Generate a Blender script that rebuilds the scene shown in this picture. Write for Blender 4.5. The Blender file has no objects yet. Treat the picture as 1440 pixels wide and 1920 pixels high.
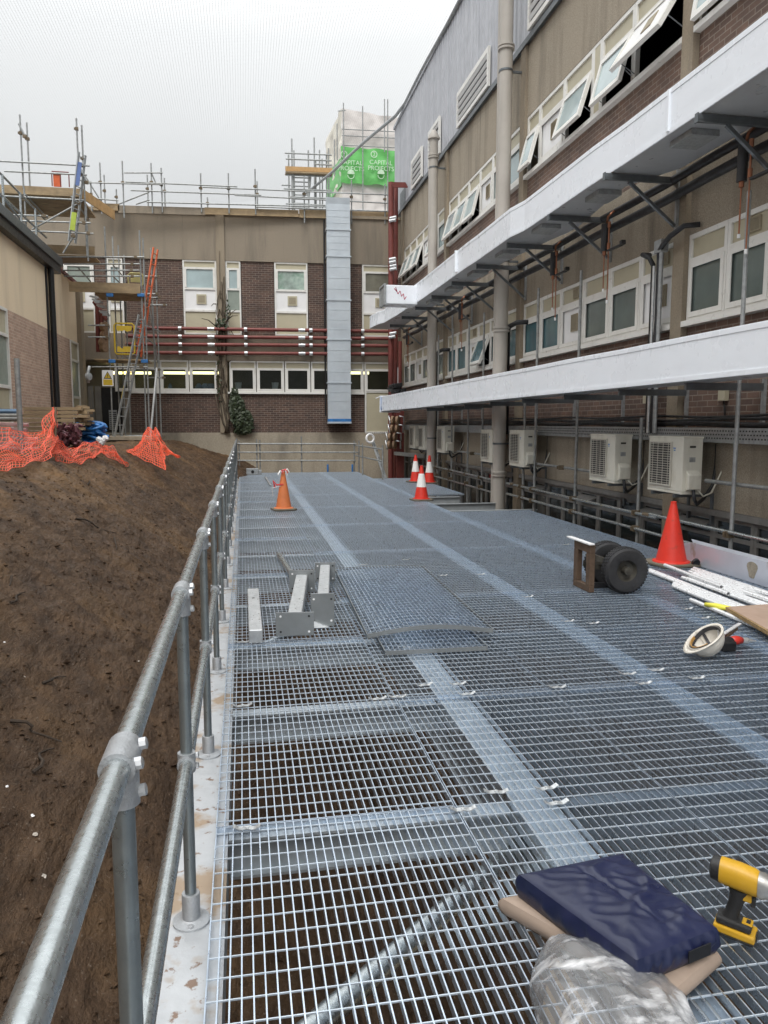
import bpy, bmesh, math, random
from mathutils import Vector, Matrix, noise
random.seed(7)
R = math.radians
sc = bpy.context.scene
COL = sc.collection
# ------------------------------------------------------------------ camera
FPX, HC, HY, VX = 1440.0, 1.64, 793.0, 455.0
PIT = math.atan((960 - HY) / FPX)
YAW = math.atan((720 - VX) / FPX * math.cos(PIT))
FW = Vector((math.sin(YAW) * math.cos(PIT), math.cos(YAW) * math.cos(PIT), -math.sin(PIT)))
RT = Vector((math.cos(YAW), -math.sin(YAW), 0))
UP = RT.cross(FW)
CAM = Vector((0, 0, HC))
cd = bpy.data.cameras.new('camera'); cam = bpy.data.objects.new('camera', cd); COL.objects.link(cam)
cd.sensor_fit = 'HORIZONTAL'; cd.sensor_width = 36; cd.lens = 36; cd.clip_start = .05; cd.clip_end = 500
mw = Matrix((RT, UP, -FW)).transposed().to_4x4(); mw.translation = CAM
cam.matrix_world = mw
sc.camera = cam
# measured photo pixel (1440 x 1920) -> point on a known real plane of the place
def ray(x, y): return FW + RT * ((x - 720) / FPX) - UP * ((y - 960) / FPX)
def onz(x, y, z=0.0): d = ray(x, y); return CAM + d * ((z - HC) / d.z)
def onx(x, y, X): d = ray(x, y); return CAM + d * (X / d.x)
def ony(x, y, Y): d = ray(x, y); return CAM + d * (Y / d.y)
# ------------------------------------------------------------------ world, sun, exposure
w = bpy.data.worlds.new('World'); sc.world = w; w.use_nodes = True
nt = w.node_tree; nt.nodes.clear()
SUN_EL, SUN_AZ = R(55), R(205)
sky = nt.nodes.new('ShaderNodeTexSky'); sky.sky_type = 'NISHITA'; sky.sun_disc = False
sky.sun_elevation = SUN_EL; sky.sun_rotation = SUN_AZ; sky.air_density = 1.0; sky.dust_density = 4.0
hs = nt.nodes.new('ShaderNodeHueSaturation'); hs.inputs['Saturation'].default_value = .25
mx = nt.nodes.new('ShaderNodeMix'); mx.data_type = 'RGBA'; mx.inputs[0].default_value = .86
bgn = nt.nodes.new('ShaderNodeBackground'); bgn.inputs['Strength'].default_value = .1
wo = nt.nodes.new('ShaderNodeOutputWorld')
tcw = nt.nodes.new('ShaderNodeTexCoord'); nzw = nt.nodes.new('ShaderNodeTexNoise'); nzw.inputs['Scale'].default_value = 1.3; nzw.inputs['Detail'].default_value = 3
rpw = nt.nodes.new('ShaderNodeValToRGB')
rpw.color_ramp.elements[0].position = .3; rpw.color_ramp.elements[0].color = (12.6, 12.9, 13.1, 1)
rpw.color_ramp.elements[1].position = .72; rpw.color_ramp.elements[1].color = (15.8, 16.1, 16.1, 1)
nt.links.new(tcw.outputs['Generated'], nzw.inputs['Vector']); nt.links.new(nzw.outputs['Fac'], rpw.inputs['Fac'])
# overcast luminance: zenith about three times the horizon
spw = nt.nodes.new('ShaderNodeSeparateXYZ'); grw = nt.nodes.new('ShaderNodeValToRGB'); mlw = nt.nodes.new('ShaderNodeMix'); mlw.data_type = 'RGBA'; mlw.blend_type = 'MULTIPLY'; mlw.inputs[0].default_value = 1
nt.links.new(tcw.outputs['Generated'], spw.inputs[0]); nt.links.new(spw.outputs[2], grw.inputs['Fac'])
for k, (p_, v_) in enumerate(((0, .235), (.22, .225), (.42, .33), (.7, .75), (1, 1.0))):
    e_ = grw.color_ramp.elements[k] if k < 2 else grw.color_ramp.elements.new(p_)
    e_.position = p_; e_.color = (v_, v_, v_, 1)
nt.links.new(rpw.outputs[0], mlw.inputs[6]); nt.links.new(grw.outputs[0], mlw.inputs[7])
nt.links.new(sky.outputs[0], hs.inputs['Color']); nt.links.new(hs.outputs[0], mx.inputs[6]); nt.links.new(mlw.outputs[2], mx.inputs[7])
nt.links.new(mx.outputs[2], bgn.inputs['Color']); nt.links.new(bgn.outputs[0], wo.inputs['Surface'])
sd = bpy.data.lights.new('sun', 'SUN'); sd.energy = .8; sd.angle = R(26); sd.color = (1, .97, .93)
so = bpy.data.objects.new('sun', sd); COL.objects.link(so)
sdir = Vector((math.sin(SUN_AZ) * math.cos(SUN_EL), math.cos(SUN_AZ) * math.cos(SUN_EL), math.sin(SUN_EL)))
so.rotation_euler = sdir.to_track_quat('Z', 'Y').to_euler(); so.location = (0, 0, 30)
vs = sc.view_settings; vs.view_transform = 'Standard'; vs.look = 'None'; vs.exposure = 1.08; vs.gamma = 1
sc.cycles.max_bounces = 8; sc.cycles.transparent_max_bounces = 24; sc.cycles.use_denoising = True
# ------------------------------------------------------------------ materials
def nodes(name):
    m = bpy.data.materials.new(name); m.use_nodes = True; t = m.node_tree
    return m, t, t.nodes['Principled BSDF'], t.nodes['Material Output']
def N(t, typ, **kw):
    n = t.nodes.new(typ)
    for k, v in kw.items(): n.inputs[k].default_value = v
    return n
def mixc(t, fac, a, b, blend='MIX'):
    n = t.nodes.new('ShaderNodeMix'); n.data_type = 'RGBA'; n.blend_type = blend
    for i, v in ((0, fac), (6, a), (7, b)):
        if hasattr(v, 'is_linked'): t.links.new(v, n.inputs[i])
        else: n.inputs[i].default_value = v if i == 0 else (*v, 1)[:4]
    return n.outputs[2]
def ramp(t, src, p0, p1):
    r = t.nodes.new('ShaderNodeMapRange'); r.inputs[1].default_value = p0; r.inputs[2].default_value = p1
    t.links.new(src, r.inputs[0]); return r.outputs[0]
def tex(t, scale, detail=4, stretch=None, coord='Object', rough=.6):
    tc = t.nodes.new('ShaderNodeTexCoord'); mp = t.nodes.new('ShaderNodeMapping')
    mp.inputs['Scale'].default_value = stretch or (1, 1, 1)
    n = N(t, 'ShaderNodeTexNoise', Scale=scale, Detail=detail, Roughness=rough)
    t.links.new(tc.outputs[coord], mp.inputs[0]); t.links.new(mp.outputs[0], n.inputs['Vector'])
    return n.outputs['Fac']
def bumpn(t, b, h, strength, dist=.01):
    n = t.nodes.new('ShaderNodeBump'); n.inputs['Strength'].default_value = strength; n.inputs['Distance'].default_value = dist
    t.links.new(h, n.inputs['Height']); t.links.new(n.outputs[0], b.inputs['Normal'])
def mat(name, base, rough=.6, metal=0.0, var=.12, scale=6, bump=0.0, bscale=80, stains=(), spec=.5, rvar=.1, bdist=.01):
    m, t, b, o = nodes(name)
    lo = tuple(c * (1 - var) for c in base); hi = tuple(min(1, c * (1 + var)) for c in base)
    col = mixc(t, ramp(t, tex(t, scale, 6), .3, .7), lo, hi)
    for (sc_, scol, st, p0, p1, amt) in stains:
        f = ramp(t, tex(t, sc_, 5, st), p0, p1)
        mm = t.nodes.new('ShaderNodeMath'); mm.operation = 'MULTIPLY'; mm.inputs[1].default_value = amt; t.links.new(f, mm.inputs[0])
        col = mixc(t, mm.outputs[0], col, scol)
    t.links.new(col, b.inputs['Base Color'])
    b.inputs['Metallic'].default_value = metal; b.inputs['Specular IOR Level'].default_value = spec
    rr = t.nodes.new('ShaderNodeMapRange'); rr.inputs[1].default_value = .3; rr.inputs[2].default_value = .7
    rr.inputs[3].default_value = max(.02, rough - rvar); rr.inputs[4].default_value = min(1, rough + rvar)
    t.links.new(tex(t, scale * 2.3, 3), rr.inputs[0]); t.links.new(rr.outputs[0], b.inputs['Roughness'])
    if bump: bumpn(t, b, tex(t, bscale, 4), bump, bdist)
    return m
def brickmat(name, c1, c2, mortar, axis, dark=(.05, .035, .03)):
    m, t, b, o = nodes(name)
    tc = t.nodes.new('ShaderNodeTexCoord'); sp = t.nodes.new('ShaderNodeSeparateXYZ'); cb = t.nodes.new('ShaderNodeCombineXYZ')
    t.links.new(tc.outputs['Object'], sp.inputs[0]); t.links.new(sp.outputs[axis], cb.inputs[0]); t.links.new(sp.outputs[2], cb.inputs[1])
    br = t.nodes.new('ShaderNodeTexBrick'); br.inputs['Scale'].default_value = 1
    br.inputs['Brick Width'].default_value = .225; br.inputs['Row Height'].default_value = .075
    br.inputs['Mortar Size'].default_value = .0075; br.inputs['Mortar Smooth'].default_value = .3; br.inputs['Bias'].default_value = -.1
    br.inputs['Color1'].default_value = (*c1, 1); br.inputs['Color2'].default_value = (*c2, 1); br.inputs['Mortar'].default_value = (*mortar, 1)
    t.links.new(cb.outputs[0], br.inputs['Vector'])
    col = mixc(t, ramp(t, tex(t, 2.2, 5), .35, .75), br.outputs['Color'], dark)
    col2 = mixc(t, .65, br.outputs['Color'], col)
    col3 = mixc(t, ramp(t, tex(t, 30, 3), .2, .9), mixc(t, .18, col2, (.0, .0, .0)), col2)
    t.links.new(col3, b.inputs['Base Color']); b.inputs['Roughness'].default_value = .85
    iv = t.nodes.new('ShaderNodeMath'); iv.operation = 'SUBTRACT'; iv.inputs[0].default_value = 1; t.links.new(br.outputs['Fac'], iv.inputs[1])
    ad = t.nodes.new('ShaderNodeMath'); ad.operation = 'MULTIPLY_ADD'; ad.inputs[1].default_value = .25
    t.links.new(tex(t, 90, 3), ad.inputs[0]); t.links.new(iv.outputs[0], ad.inputs[2])
    bumpn(t, b, ad.outputs[0], .6, .006)
    return m
def emis(name, col, s):
    m, t, b, o = nodes(name); b.inputs['Emission Color'].default_value = (*col, 1); b.inputs['Emission Strength'].default_value = s
    b.inputs['Base Color'].default_value = (*col, 1); return m
def glassmat(name, tint, alpha, rough=.06):
    m, t, b, o = nodes(name)
    b.inputs['Base Color'].default_value = (*tint, 1); b.inputs['Roughness'].default_value = rough; b.inputs['Specular IOR Level'].default_value = .6
    tr = t.nodes.new('ShaderNodeBsdfTransparent'); tr.inputs[0].default_value = (.85, .9, .9, 1)
    ms = t.nodes.new('ShaderNodeMixShader')
    lw = t.nodes.new('ShaderNodeFresnel'); lw.inputs[0].default_value = 1.5
    ad = t.nodes.new('ShaderNodeMath'); ad.operation = 'ADD'; ad.inputs[1].default_value = alpha; ad.use_clamp = True
    t.links.new(lw.outputs[0], ad.inputs[0]); t.links.new(ad.outputs[0], ms.inputs[0])
    t.links.new(tr.outputs[0], ms.inputs[1]); t.links.new(b.outputs[0], ms.inputs[2]); t.links.new(ms.outputs[0], o.inputs[0])
    return m
G = {}
streak = (1, 1, .12)
G['conc'] = mat('pebbledash_concrete', (.36, .31, .24), .9, 0, .34, 60, .9, 160, stains=((1.6, (.10, .085, .066), streak, .5, .75, .75), (.7, (.38, .32, .245), (1, 1, .5), .45, .8, .6), (3.5, (.07, .062, .055), (1, 1, .07), .58, .8, .55)), bdist=.012)
G['conc_back'] = mat('weathered_concrete', (.27, .228, .175), .9, 0, .15, 40, .6, 130, stains=((1.4, (.075, .068, .058), streak, .48, .8, .8), (.5, (.33, .27, .20), (1, 1, .4), .45, .8, .7), (4.5, (.06, .055, .05), (1, 1, .06), .6, .8, .5)))
G['plinth'] = mat('plinth_concrete', (.36, .315, .245), .9, 0, .14, 20, .5, 120, stains=((1.1, (.13, .115, .095), (1, 1, .35), .5, .8, .8),))
G['conc_left'] = mat('pale_pebbledash', (.85, .69, .49), .9, 0, .2, 60, .8, 170, stains=((1.2, (.52, .42, .29), streak, .5, .8, .6),))
G['column'] = mat('column_concrete', (.29, .24, .175), .9, 0, .14, 40, .6, 120, stains=((1.8, (.12, .10, .08), (1, 1, .2), .5, .8, .7),))
G['brick_x'] = brickmat('brown_brick_side', (.215, .130, .095), (.125, .084, .068), (.33, .27, .22), 1, (.095, .07, .06))
G['brick_y'] = brickmat('dark_brick_end', (.135, .076, .056), (.066, .042, .037), (.29, .24, .195), 0, (.06, .042, .036))
G['brick_l'] = brickmat('pink_brick_left', (.60, .41, .31), (.42, .28, .21), (.70, .58, .45), 1, (.35, .24, .185))
G['upvc'] = mat('white_frame', (.74, .73, .69), .35, 0, .05, 3, 0, stains=((5, (.45, .41, .35), (1, 1, .5), .55, .85, .5),))
G['beige'] = mat('beige_panel', (.47, .43, .31), .45, 0, .05, 3)
G['wpanel'] = mat('white_panel', (.80, .80, .80), .4, 0, .04, 3)
G['vent'] = mat('vent_grille', (.30, .26, .18), .6, 0, .1, 20)
G['teal'] = mat('teal_blind_glass', (.085, .17, .19), .08, 0, .2, 1.2, spec=.7, rvar=.03, stains=((2, (.05, .085, .095), (1, 1, .3), .45, .75, .6),))
G['bglass'] = mat('frosted_glass', (.13, .16, .15), .12, 0, .15, 1.5, spec=.7, rvar=.03, stains=((2.5, (.20, .23, .22), (1, 1, .2), .5, .8, .6),))
G['pglass'] = mat('pale_glass', (.36, .45, .46), .06, 0, .15, 1.5, spec=.8, rvar=.03)
G['blind'] = mat('grey_blind', (.26, .30, .26), .4, 0, .1, 4)
G['seeglass'] = glassmat('clear_glass', (.05, .055, .05), .10)
G['dark'] = mat('dark_interior', (.025, .024, .023), .8, 0, .2, 2)
G['room'] = mat('room_wall', (.16, .145, .11), .8, 0, .2, 2)
G['lamp'] = emis('fluorescent_tube', (1, .88, .45), 1.7)
G['clad'] = mat('grey_cladding', (.43, .44, .47), .45, .2, .1, 2.5, stains=((1.3, (.30, .31, .34), (3, 3, .12), .5, .75, .7), (6, (.55, .56, .58), (2, 2, .05), .55, .8, .4)))
G['black'] = mat('black_plastic', (.012, .012, .013), .4, 0, .2, 8)
G['blackpipe'] = mat('black_insulation', (.022, .023, .026), .5, 0, .35, 5, .3, 40)
G['pipe'] = mat('beige_pipe', (.42, .39, .35), .5, 0, .08, 2, stains=((2, (.28, .25, .21), (1, 1, .1), .5, .8, .5),))
G['ductw'] = mat('white_duct_wrap', (.86, .90, .95), .30, 0, .04, 1.2, .16, 2.6, rvar=.1, bdist=.03, stains=((1.2, (.80, .82, .87), (1, 1, 1), .45, .7, .6), (3, (.66, .68, .73), (1, .25, 1), .58, .85, .4), (9, (.45, .44, .42), (1, 1, .3), .66, .8, .4)))
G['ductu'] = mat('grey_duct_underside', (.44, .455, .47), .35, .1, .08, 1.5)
G['strut'] = mat('grey_strut', (.15, .165, .175), .42, .6, .12, 8)
G['galv'] = mat('galvanised_tube', (.47, .505, .51), .28, .9, .14, 26, .06, 60, stains=((14, (.36, .39, .41), (1, .035, 1), .5, .75, .28), (60, (.60, .62, .63), (1, .05, 1), .55, .75, .4)))
G['galvd'] = mat('dull_galvanised', (.36, .375, .38), .5, .5, .2, 18, .1, 60)
G['galvb'] = mat('bright_galvanised', (.62, .64, .65), .36, .7, .14, 16, .08, 50, stains=((7, (.75, .76, .77), (1, 1, 1), .5, .7, .5),))
G['grate'] = mat('grating_steel', (.63, .72, .83), .31, .90, .12, 9)
G['rod'] = mat('twisted_rod_steel', (.60, .67, .74), .40, .55, .1, 9)
G['postg'] = mat('shaded_post_steel', (.27, .30, .305), .36, .75, .15, 14, .05, 60, stains=((20, (.19, .205, .205), (1, 1, .06), .5, .75, .5),))  # darker copy of the rail steel, with the posts' shade in its colour
G['cast'] = mat('cast_fitting', (.40, .415, .43), .45, .6, .1, 60, .3, 200)
G['plate'] = mat('muddy_edge_plate', (.50, .515, .53), .4, .55, .08, 8, .1, 60, stains=((3.2, (.36, .25, .15), (1, 1, 1), .52, .62, .85), (17, (.20, .11, .06), (1, 1, 1), .60, .66, .85)))
G['tubescaf'] = mat('scaffold_tube', (.30, .31, .305), .5, .45, .25, 12, .1, 40, stains=((5, (.17, .145, .12), (1, 1, 1), .55, .75, .6),))
G['coupler'] = mat('rusty_coupler', (.17, .13, .085), .6, .4, .3, 30)
G['board'] = mat('scaffold_board', (.34, .25, .145), .8, 0, .22, 5, .3, 40, stains=((3, (.20, .15, .095), (.4, 1, 3), .45, .7, .7),))
G['boardo'] = mat('orange_timber', (.45, .27, .11), .8, 0, .18, 5)
G['redpipe'] = mat('red_oxide_pipe', (.185, .048, .04), .5, .1, .14, 3, stains=((4, (.11, .03, .028), (1, 1, 1), .5, .75, .6),))
G['chrome'] = mat('silver_clamp', (.55, .56, .57), .32, .8, .1, 20)
G['duct'] = mat('silver_duct', (.55, .60, .64), .38, .45, .06, 2.5, stains=((1.2, (.46, .51, .56), (1, 1, 1), .45, .7, .6),))
G['acw'] = mat('cream_casing', (.64, .62, .54), .5, 0, .06, 3, stains=((4, (.33, .30, .23), (1, 1, .5), .52, .8, .6),))
G['acd'] = mat('fan_dark', (.035, .033, .03), .6, 0, .2, 8)
G['wire'] = mat('grille_wire', (.50, .48, .42), .5, .1, .06, 6)

# ------------------------------------------------------------------ mesh builder
ORG = {}
class MB:
    def __init__(s): s.v = []; s.f = []
    def add(s, vs, fs):
        k = len(s.v); s.v += [tuple(v) for v in vs]; s.f += [tuple(i + k for i in f) for f in fs]; return s
    def box(s, a, b):
        x0, x1 = sorted((a[0], b[0])); y0, y1 = sorted((a[1], b[1])); z0, z1 = sorted((a[2], b[2]))
        return s.add([(x0, y0, z0), (x1, y0, z0), (x1, y1, z0), (x0, y1, z0), (x0, y0, z1), (x1, y0, z1), (x1, y1, z1), (x0, y1, z1)],
                     [(0, 3, 2, 1), (4, 5, 6, 7), (0, 1, 5, 4), (1, 2, 6, 5), (2, 3, 7, 6), (3, 0, 4, 7)])
    def obox(s, c, X, Y, Z):                                   # centre and three half-axis vectors
        c, X, Y, Z = map(Vector, (c, X, Y, Z))
        vs = [c + X * i + Y * j + Z * k for k in (-1, 1) for (i, j) in ((-1, -1), (1, -1), (1, 1), (-1, 1))]
        return s.add(vs, [(0, 3, 2, 1), (4, 5, 6, 7), (0, 1, 5, 4), (1, 2, 6, 5), (2, 3, 7, 6), (3, 0, 4, 7)])
    def bar(s, p, q, w, h, up=(0, 0, 1)):
        p, q = Vector(p), Vector(q); d = (q - p); L = d.length; d.normalize(); u = Vector(up)
        x = d.cross(u)
        if x.length < 1e-4: x = d.cross(Vector((1, 0, 0)))
        x.normalize(); z = x.cross(d)
        return s.obox((p + q) / 2, d * L / 2, x * w / 2, z * h / 2)
    def path(s, pts, r, n=8, closed=False):
        pts = [Vector(p) for p in pts]; k = len(s.v); rings = len(pts); prev = None
        for i, p in enumerate(pts):
            a = pts[max(0, i - 1)]; b = pts[min(rings - 1, i + 1)]; d = (b - a).normalized()
            if prev is None:
                x = d.cross(Vector((0, 0, 1)))
                if x.length < 1e-3: x = d.cross(Vector((0, 1, 0)))
            else: x = prev - d * prev.dot(d)
            x.normalize(); prev = x; y = d.cross(x); rr = r[i] if isinstance(r, (list, tuple)) else r
            for j in range(n):
                t = 2 * math.pi * j / n; s.v.append(tuple(p + x * rr * math.cos(t) + y * rr * math.sin(t)))
        for i in range(rings - 1):
            for j in range(n):
                a = k + i * n + j; b = k + i * n + (j + 1) % n; s.f.append((a, b, b + n, a + n))
        s.f.append(tuple(k + j for j in reversed(range(n)))); s.f.append(tuple(k + (rings - 1) * n + j for j in range(n)))
        return s
    def tube(s, p, q, r, n=10): return s.path([p, q], r, n)
    def hollow(s, p, q, r, ri, n=16):
        p, q = Vector(p), Vector(q); d = (q - p).normalized(); x = d.cross(Vector((0, 0, 1)))
        if x.length < 1e-3: x = d.cross(Vector((0, 1, 0)))
        x.normalize(); y = d.cross(x); k = len(s.v)
        for (c, rr) in ((p, r), (q, r), (q, ri), (p, ri)):
            for j in range(n):
                t = 2 * math.pi * j / n; s.v.append(tuple(c + x * rr * math.cos(t) + y * rr * math.sin(t)))
        for i in range(4):
            for j in range(n):
                a = k + i * n + j; b = k + i * n + (j + 1) % n; e = ((i + 1) % 4 - i) * n
                s.f.append((a, b, b + e, a + e))
        return s
    def lathe(s, prof, c=(0, 0, 0), ax=(0, 0, 1), n=24, caps=True):   # profile of (radius, height)
        c = Vector(c); d = Vector(ax).normalized(); x = d.cross(Vector((0, 1, 0)))
        if x.length < 1e-3: x = d.cross(Vector((1, 0, 0)))
        x.normalize(); y = d.cross(x); k = len(s.v)
        for (rr, h) in prof:
            for j in range(n):
                t = 2 * math.pi * j / n; s.v.append(tuple(c + d * h + x * rr * math.cos(t) + y * rr * math.sin(t)))
        for i in range(len(prof) - 1):
            for j in range(n):
                a = k + i * n + j; b = k + i * n + (j + 1) % n; s.f.append((a, b, b + n, a + n))
        if caps:
            s.f.append(tuple(k + j for j in reversed(range(n)))); m = k + (len(prof) - 1) * n; s.f.append(tuple(m + j for j in range(n)))
        return s
    def prism(s, poly, f0, f1):                                # polygon (a, b) extruded between two mapping functions
        n = len(poly); k = len(s.v)
        s.v += [tuple(f0(a, b)) for a, b in poly] + [tuple(f1(a, b)) for a, b in poly]
        s.f.append(tuple(k + i for i in reversed(range(n)))); s.f.append(tuple(k + n + i for i in range(n)))
        for i in range(n): j = (i + 1) % n; s.f.append((k + i, k + j, k + n + j, k + n + i))
        return s
    def grid(s, nu, nv, fn):
        k = len(s.v)
        for i in range(nu + 1):
            for j in range(nv + 1): s.v.append(tuple(fn(i / nu, j / nv)))
        for i in range(nu):
            for j in range(nv):
                a = k + i * (nv + 1) + j; s.f.append((a, a + nv + 1, a + nv + 2, a + 1))
        return s
    def build(s, name, m, parent=None, smooth=False, bevel=0, org=None, solid=0, sub=0):
        o_ = Vector(ORG.get(parent.name, (0, 0, 0))) if parent else Vector(org or (0, 0, 0))
        me = bpy.data.meshes.new(name); me.from_pydata([tuple(Vector(v) - o_) for v in s.v], [], s.f); me.update()
        ms = m if isinstance(m, (list, tuple)) else [m]
        if len(ms) > 1 and hasattr(s, 'mi'): me.polygons.foreach_set('material_index', s.mi)
        for q in ms: me.materials.append(G[q] if isinstance(q, str) else q)
        bm = bmesh.new(); bm.from_mesh(me); bmesh.ops.recalc_face_normals(bm, faces=bm.faces); bm.to_mesh(me); bm.free()
        if smooth:
            for p in me.polygons: p.use_smooth = True
        ob = bpy.data.objects.new(name, me); COL.objects.link(ob)
        if parent: ob.parent = parent
        else: ob.location = o_
        ORG[ob.name] = tuple(o_)
        if solid: q = ob.modifiers.new('solid', 'SOLIDIFY'); q.thickness = solid; q.offset = 0
        if sub: q = ob.modifiers.new('sub', 'SUBSURF'); q.levels = sub; q.render_levels = sub
        if bevel: q = ob.modifiers.new('bevel', 'BEVEL'); q.width = bevel; q.segments = 2; q.limit_method = 'ANGLE'; q.angle_limit = R(50)
        if smooth == 'auto':
            q = ob.modifiers.new('edge', 'EDGE_SPLIT'); q.split_angle = R(40)
        return ob
def tag(o, label, cat, group=None):
    o['label'] = label; o['category'] = cat
    if group: o['group'] = group
    return o
def struct(o, kind='structure'): o['kind'] = kind; return o
def thing(name, label, cat, loc=(0, 0, 0), group=None, rotz=0, local=False):
    o = bpy.data.objects.new(name, None); COL.objects.link(o); o.location = loc; o.rotation_euler = (0, 0, rotz); o.empty_display_size = .2
    ORG[o.name] = (0, 0, 0) if local else tuple(loc)
    return tag(o, label, cat, group)
def copy_tree(o, parent=None):
    c = o.copy(); COL.objects.link(c); ORG[c.name] = ORG[o.name]
    if parent is not None: c.parent = parent
    for ch in list(o.children): copy_tree(ch, c)
    return c
def dup(o, loc, label=None, rotz=None):
    c = copy_tree(o); c.location = loc
    if label: c['label'] = label
    if rotz is not None: c.rotation_euler = (0, 0, rotz)
    return c
def lerp(a, b, t): return a + (b - a) * t
def sstep(a, b, x): t = max(0, min(1, (x - a) / (b - a))); return t * t * (3 - 2 * t)
# ================================================================== GROUND
def soilmat():
    m, t, b, o = nodes('wet_brown_soil'); b.inputs['Specular IOR Level'].default_value = .22
    c = mixc(t, ramp(t, tex(t, 5, 8, (1, .45, 1)), .32, .68), (.046, .025, .013), (.128, .077, .043))
    c = mixc(t, ramp(t, tex(t, 26, 6, (1, .5, 1)), .35, .75), mixc(t, .4, c, (.02, .014, .01)), c)
    c = mixc(t, ramp(t, tex(t, .55, 4), .52, .70), c, mixc(t, .6, c, (.17, .098, .042)))
    c = mixc(t, ramp(t, tex(t, 60, 3), .62, .75), c, (.19, .15, .115))
    tcz = t.nodes.new('ShaderNodeTexCoord'); spz = t.nodes.new('ShaderNodeSeparateXYZ'); t.links.new(tcz.outputs['Object'], spz.inputs[0])
    mz = t.nodes.new('ShaderNodeMath'); mz.operation = 'MULTIPLY'; t.links.new(ramp(t, spz.outputs[2], .25, 1.0), mz.inputs[0]); t.links.new(ramp(t, tex(t, 1.1, 5), .42, .62), mz.inputs[1])
    c = mixc(t, mz.outputs[0], c, mixc(t, .45, c, (.24, .14, .065)))
    t.links.new(c, b.inputs['Base Color'])
    r = t.nodes.new('ShaderNodeMapRange'); r.inputs[1].default_value = .35; r.inputs[2].default_value = .7; r.inputs[3].default_value = .45; r.inputs[4].default_value = .95
    t.links.new(tex(t, 8, 5, (1, .5, 1)), r.inputs[0]); t.links.new(r.outputs[0], b.inputs['Roughness'])
    n1 = t.nodes.new('ShaderNodeBump'); n1.inputs['Strength'].default_value = .9; n1.inputs['Distance'].default_value = .09
    n2 = t.nodes.new('ShaderNodeBump'); n2.inputs['Strength'].default_value = .8; n2.inputs['Distance'].default_value = .012
    t.links.new(tex(t, 11, 8, (1, .4, 1)), n1.inputs['Height']); t.links.new(tex(t, 70, 5), n2.inputs['Height'])
    t.links.new(n1.outputs[0], n2.inputs['Normal']); t.links.new(n2.outputs[0], b.inputs['Normal'])
    return m
G['soil'] = soilmat()
def soil_z(x, y):
    tt = sstep(17, 27.5, y)
    toe = lerp(-.75, .36, tt); crest = lerp(1.12, 1.02, tt); cx = lerp(-2.95, -2.35, tt) - .25 * noise.noise(Vector((0, y * .5, 3)))
    if x < -.32:
        u = max(0, min(1, (x - cx) / (-.32 - cx))); s = u * .82 + .18 * (u * u * (3 - 2 * u)); z = lerp(crest, toe, s)
    else: z = toe - 1.35 * sstep(-.3, 2.4, x) * lerp(1, .8, tt) - .25 * max(0, min(1, (x + .3)))
    z += .075 * noise.noise(Vector((x * .8, y * .55, 0))) + .045 * noise.noise(Vector((x * 2.6, y * 1.5, 5))) * (1 if x > cx - .2 else .3)
    z += .034 * noise.noise(Vector((x * 7, y * 4.2, 9))) + .028 * noise.noise(Vector((x * 15, y * 8, 2)))
    if x < -4.6: z = lerp(z, crest, min(1, (-4.6 - x) * 2))
    return z
def axis(vals):
    out = []
    for a, b, st in vals:
        n = max(1, round((b - a) / st)); out += [a + (b - a) * i / n for i in range(n)]
    return out + [vals[-1][1]]
gx = axis([(-60, -8, 8), (-8, -3.6, .4), (-3.6, 1.6, .055), (1.6, 7, .3), (7, 60, 9)])
gy = axis([(-12, .4, .8), (.4, 9, .055), (9, 17, .11), (17, 29.5, .2), (29.5, 140, 12)])
g = MB()
for y in gy:
    for x in gx: g.v.append((x, y, soil_z(x, y)))
nx = len(gx)
for j in range(len(gy) - 1):
    for i in range(nx - 1): a = j * nx + i; g.f.append((a, a + 1, a + nx + 1, a + nx))
struct(g.build('ground', 'soil', smooth=True))
G['path'] = mat('path_concrete', (.33, .28, .21), .9, 0, .15, 6, .3, 60)
pth = MB(); pth.grid(10, 4, lambda u, v: (lerp(-5.4, -2.75, u) + .12 * noise.noise(Vector((u * 4, v * 3, 1))), lerp(24.6, 28.6, v), 1.17)); struct(pth.build('path', 'path', solid=.1))
# crumbled clods over the bank: nobody could count them
cl = MB(); rc = random.Random(21)
for k in range(5200):
    y = .6 + 16 * rc.random() ** 1.7; x = rc.uniform(-3.1, -.34) if k % 5 else rc.uniform(-.3, 1.4); r = rc.uniform(.005, .02) * (1 + (rc.random() > .96) * 1.3)
    z = soil_z(x, y); c_ = Vector((x, y, z + r * .25)); q = [Vector((rc.uniform(-1, 1), rc.uniform(-1, 1), rc.uniform(-.6, .8))) * .35 for _ in range(6)]
    d6 = [Vector(v) for v in ((1, 0, 0), (-1, 0, 0), (0, 1, 0), (0, -1, 0), (0, 0, .8), (0, 0, -.8))]
    cl.add([c_ + (d + e) * r for d, e in zip(d6, q)], [(0, 2, 4), (2, 1, 4), (1, 3, 4), (3, 0, 4), (2, 0, 5), (1, 2, 5), (3, 1, 5), (0, 3, 5)])
struct(cl.build('soil_clods', 'soil'), 'stuff')
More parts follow.
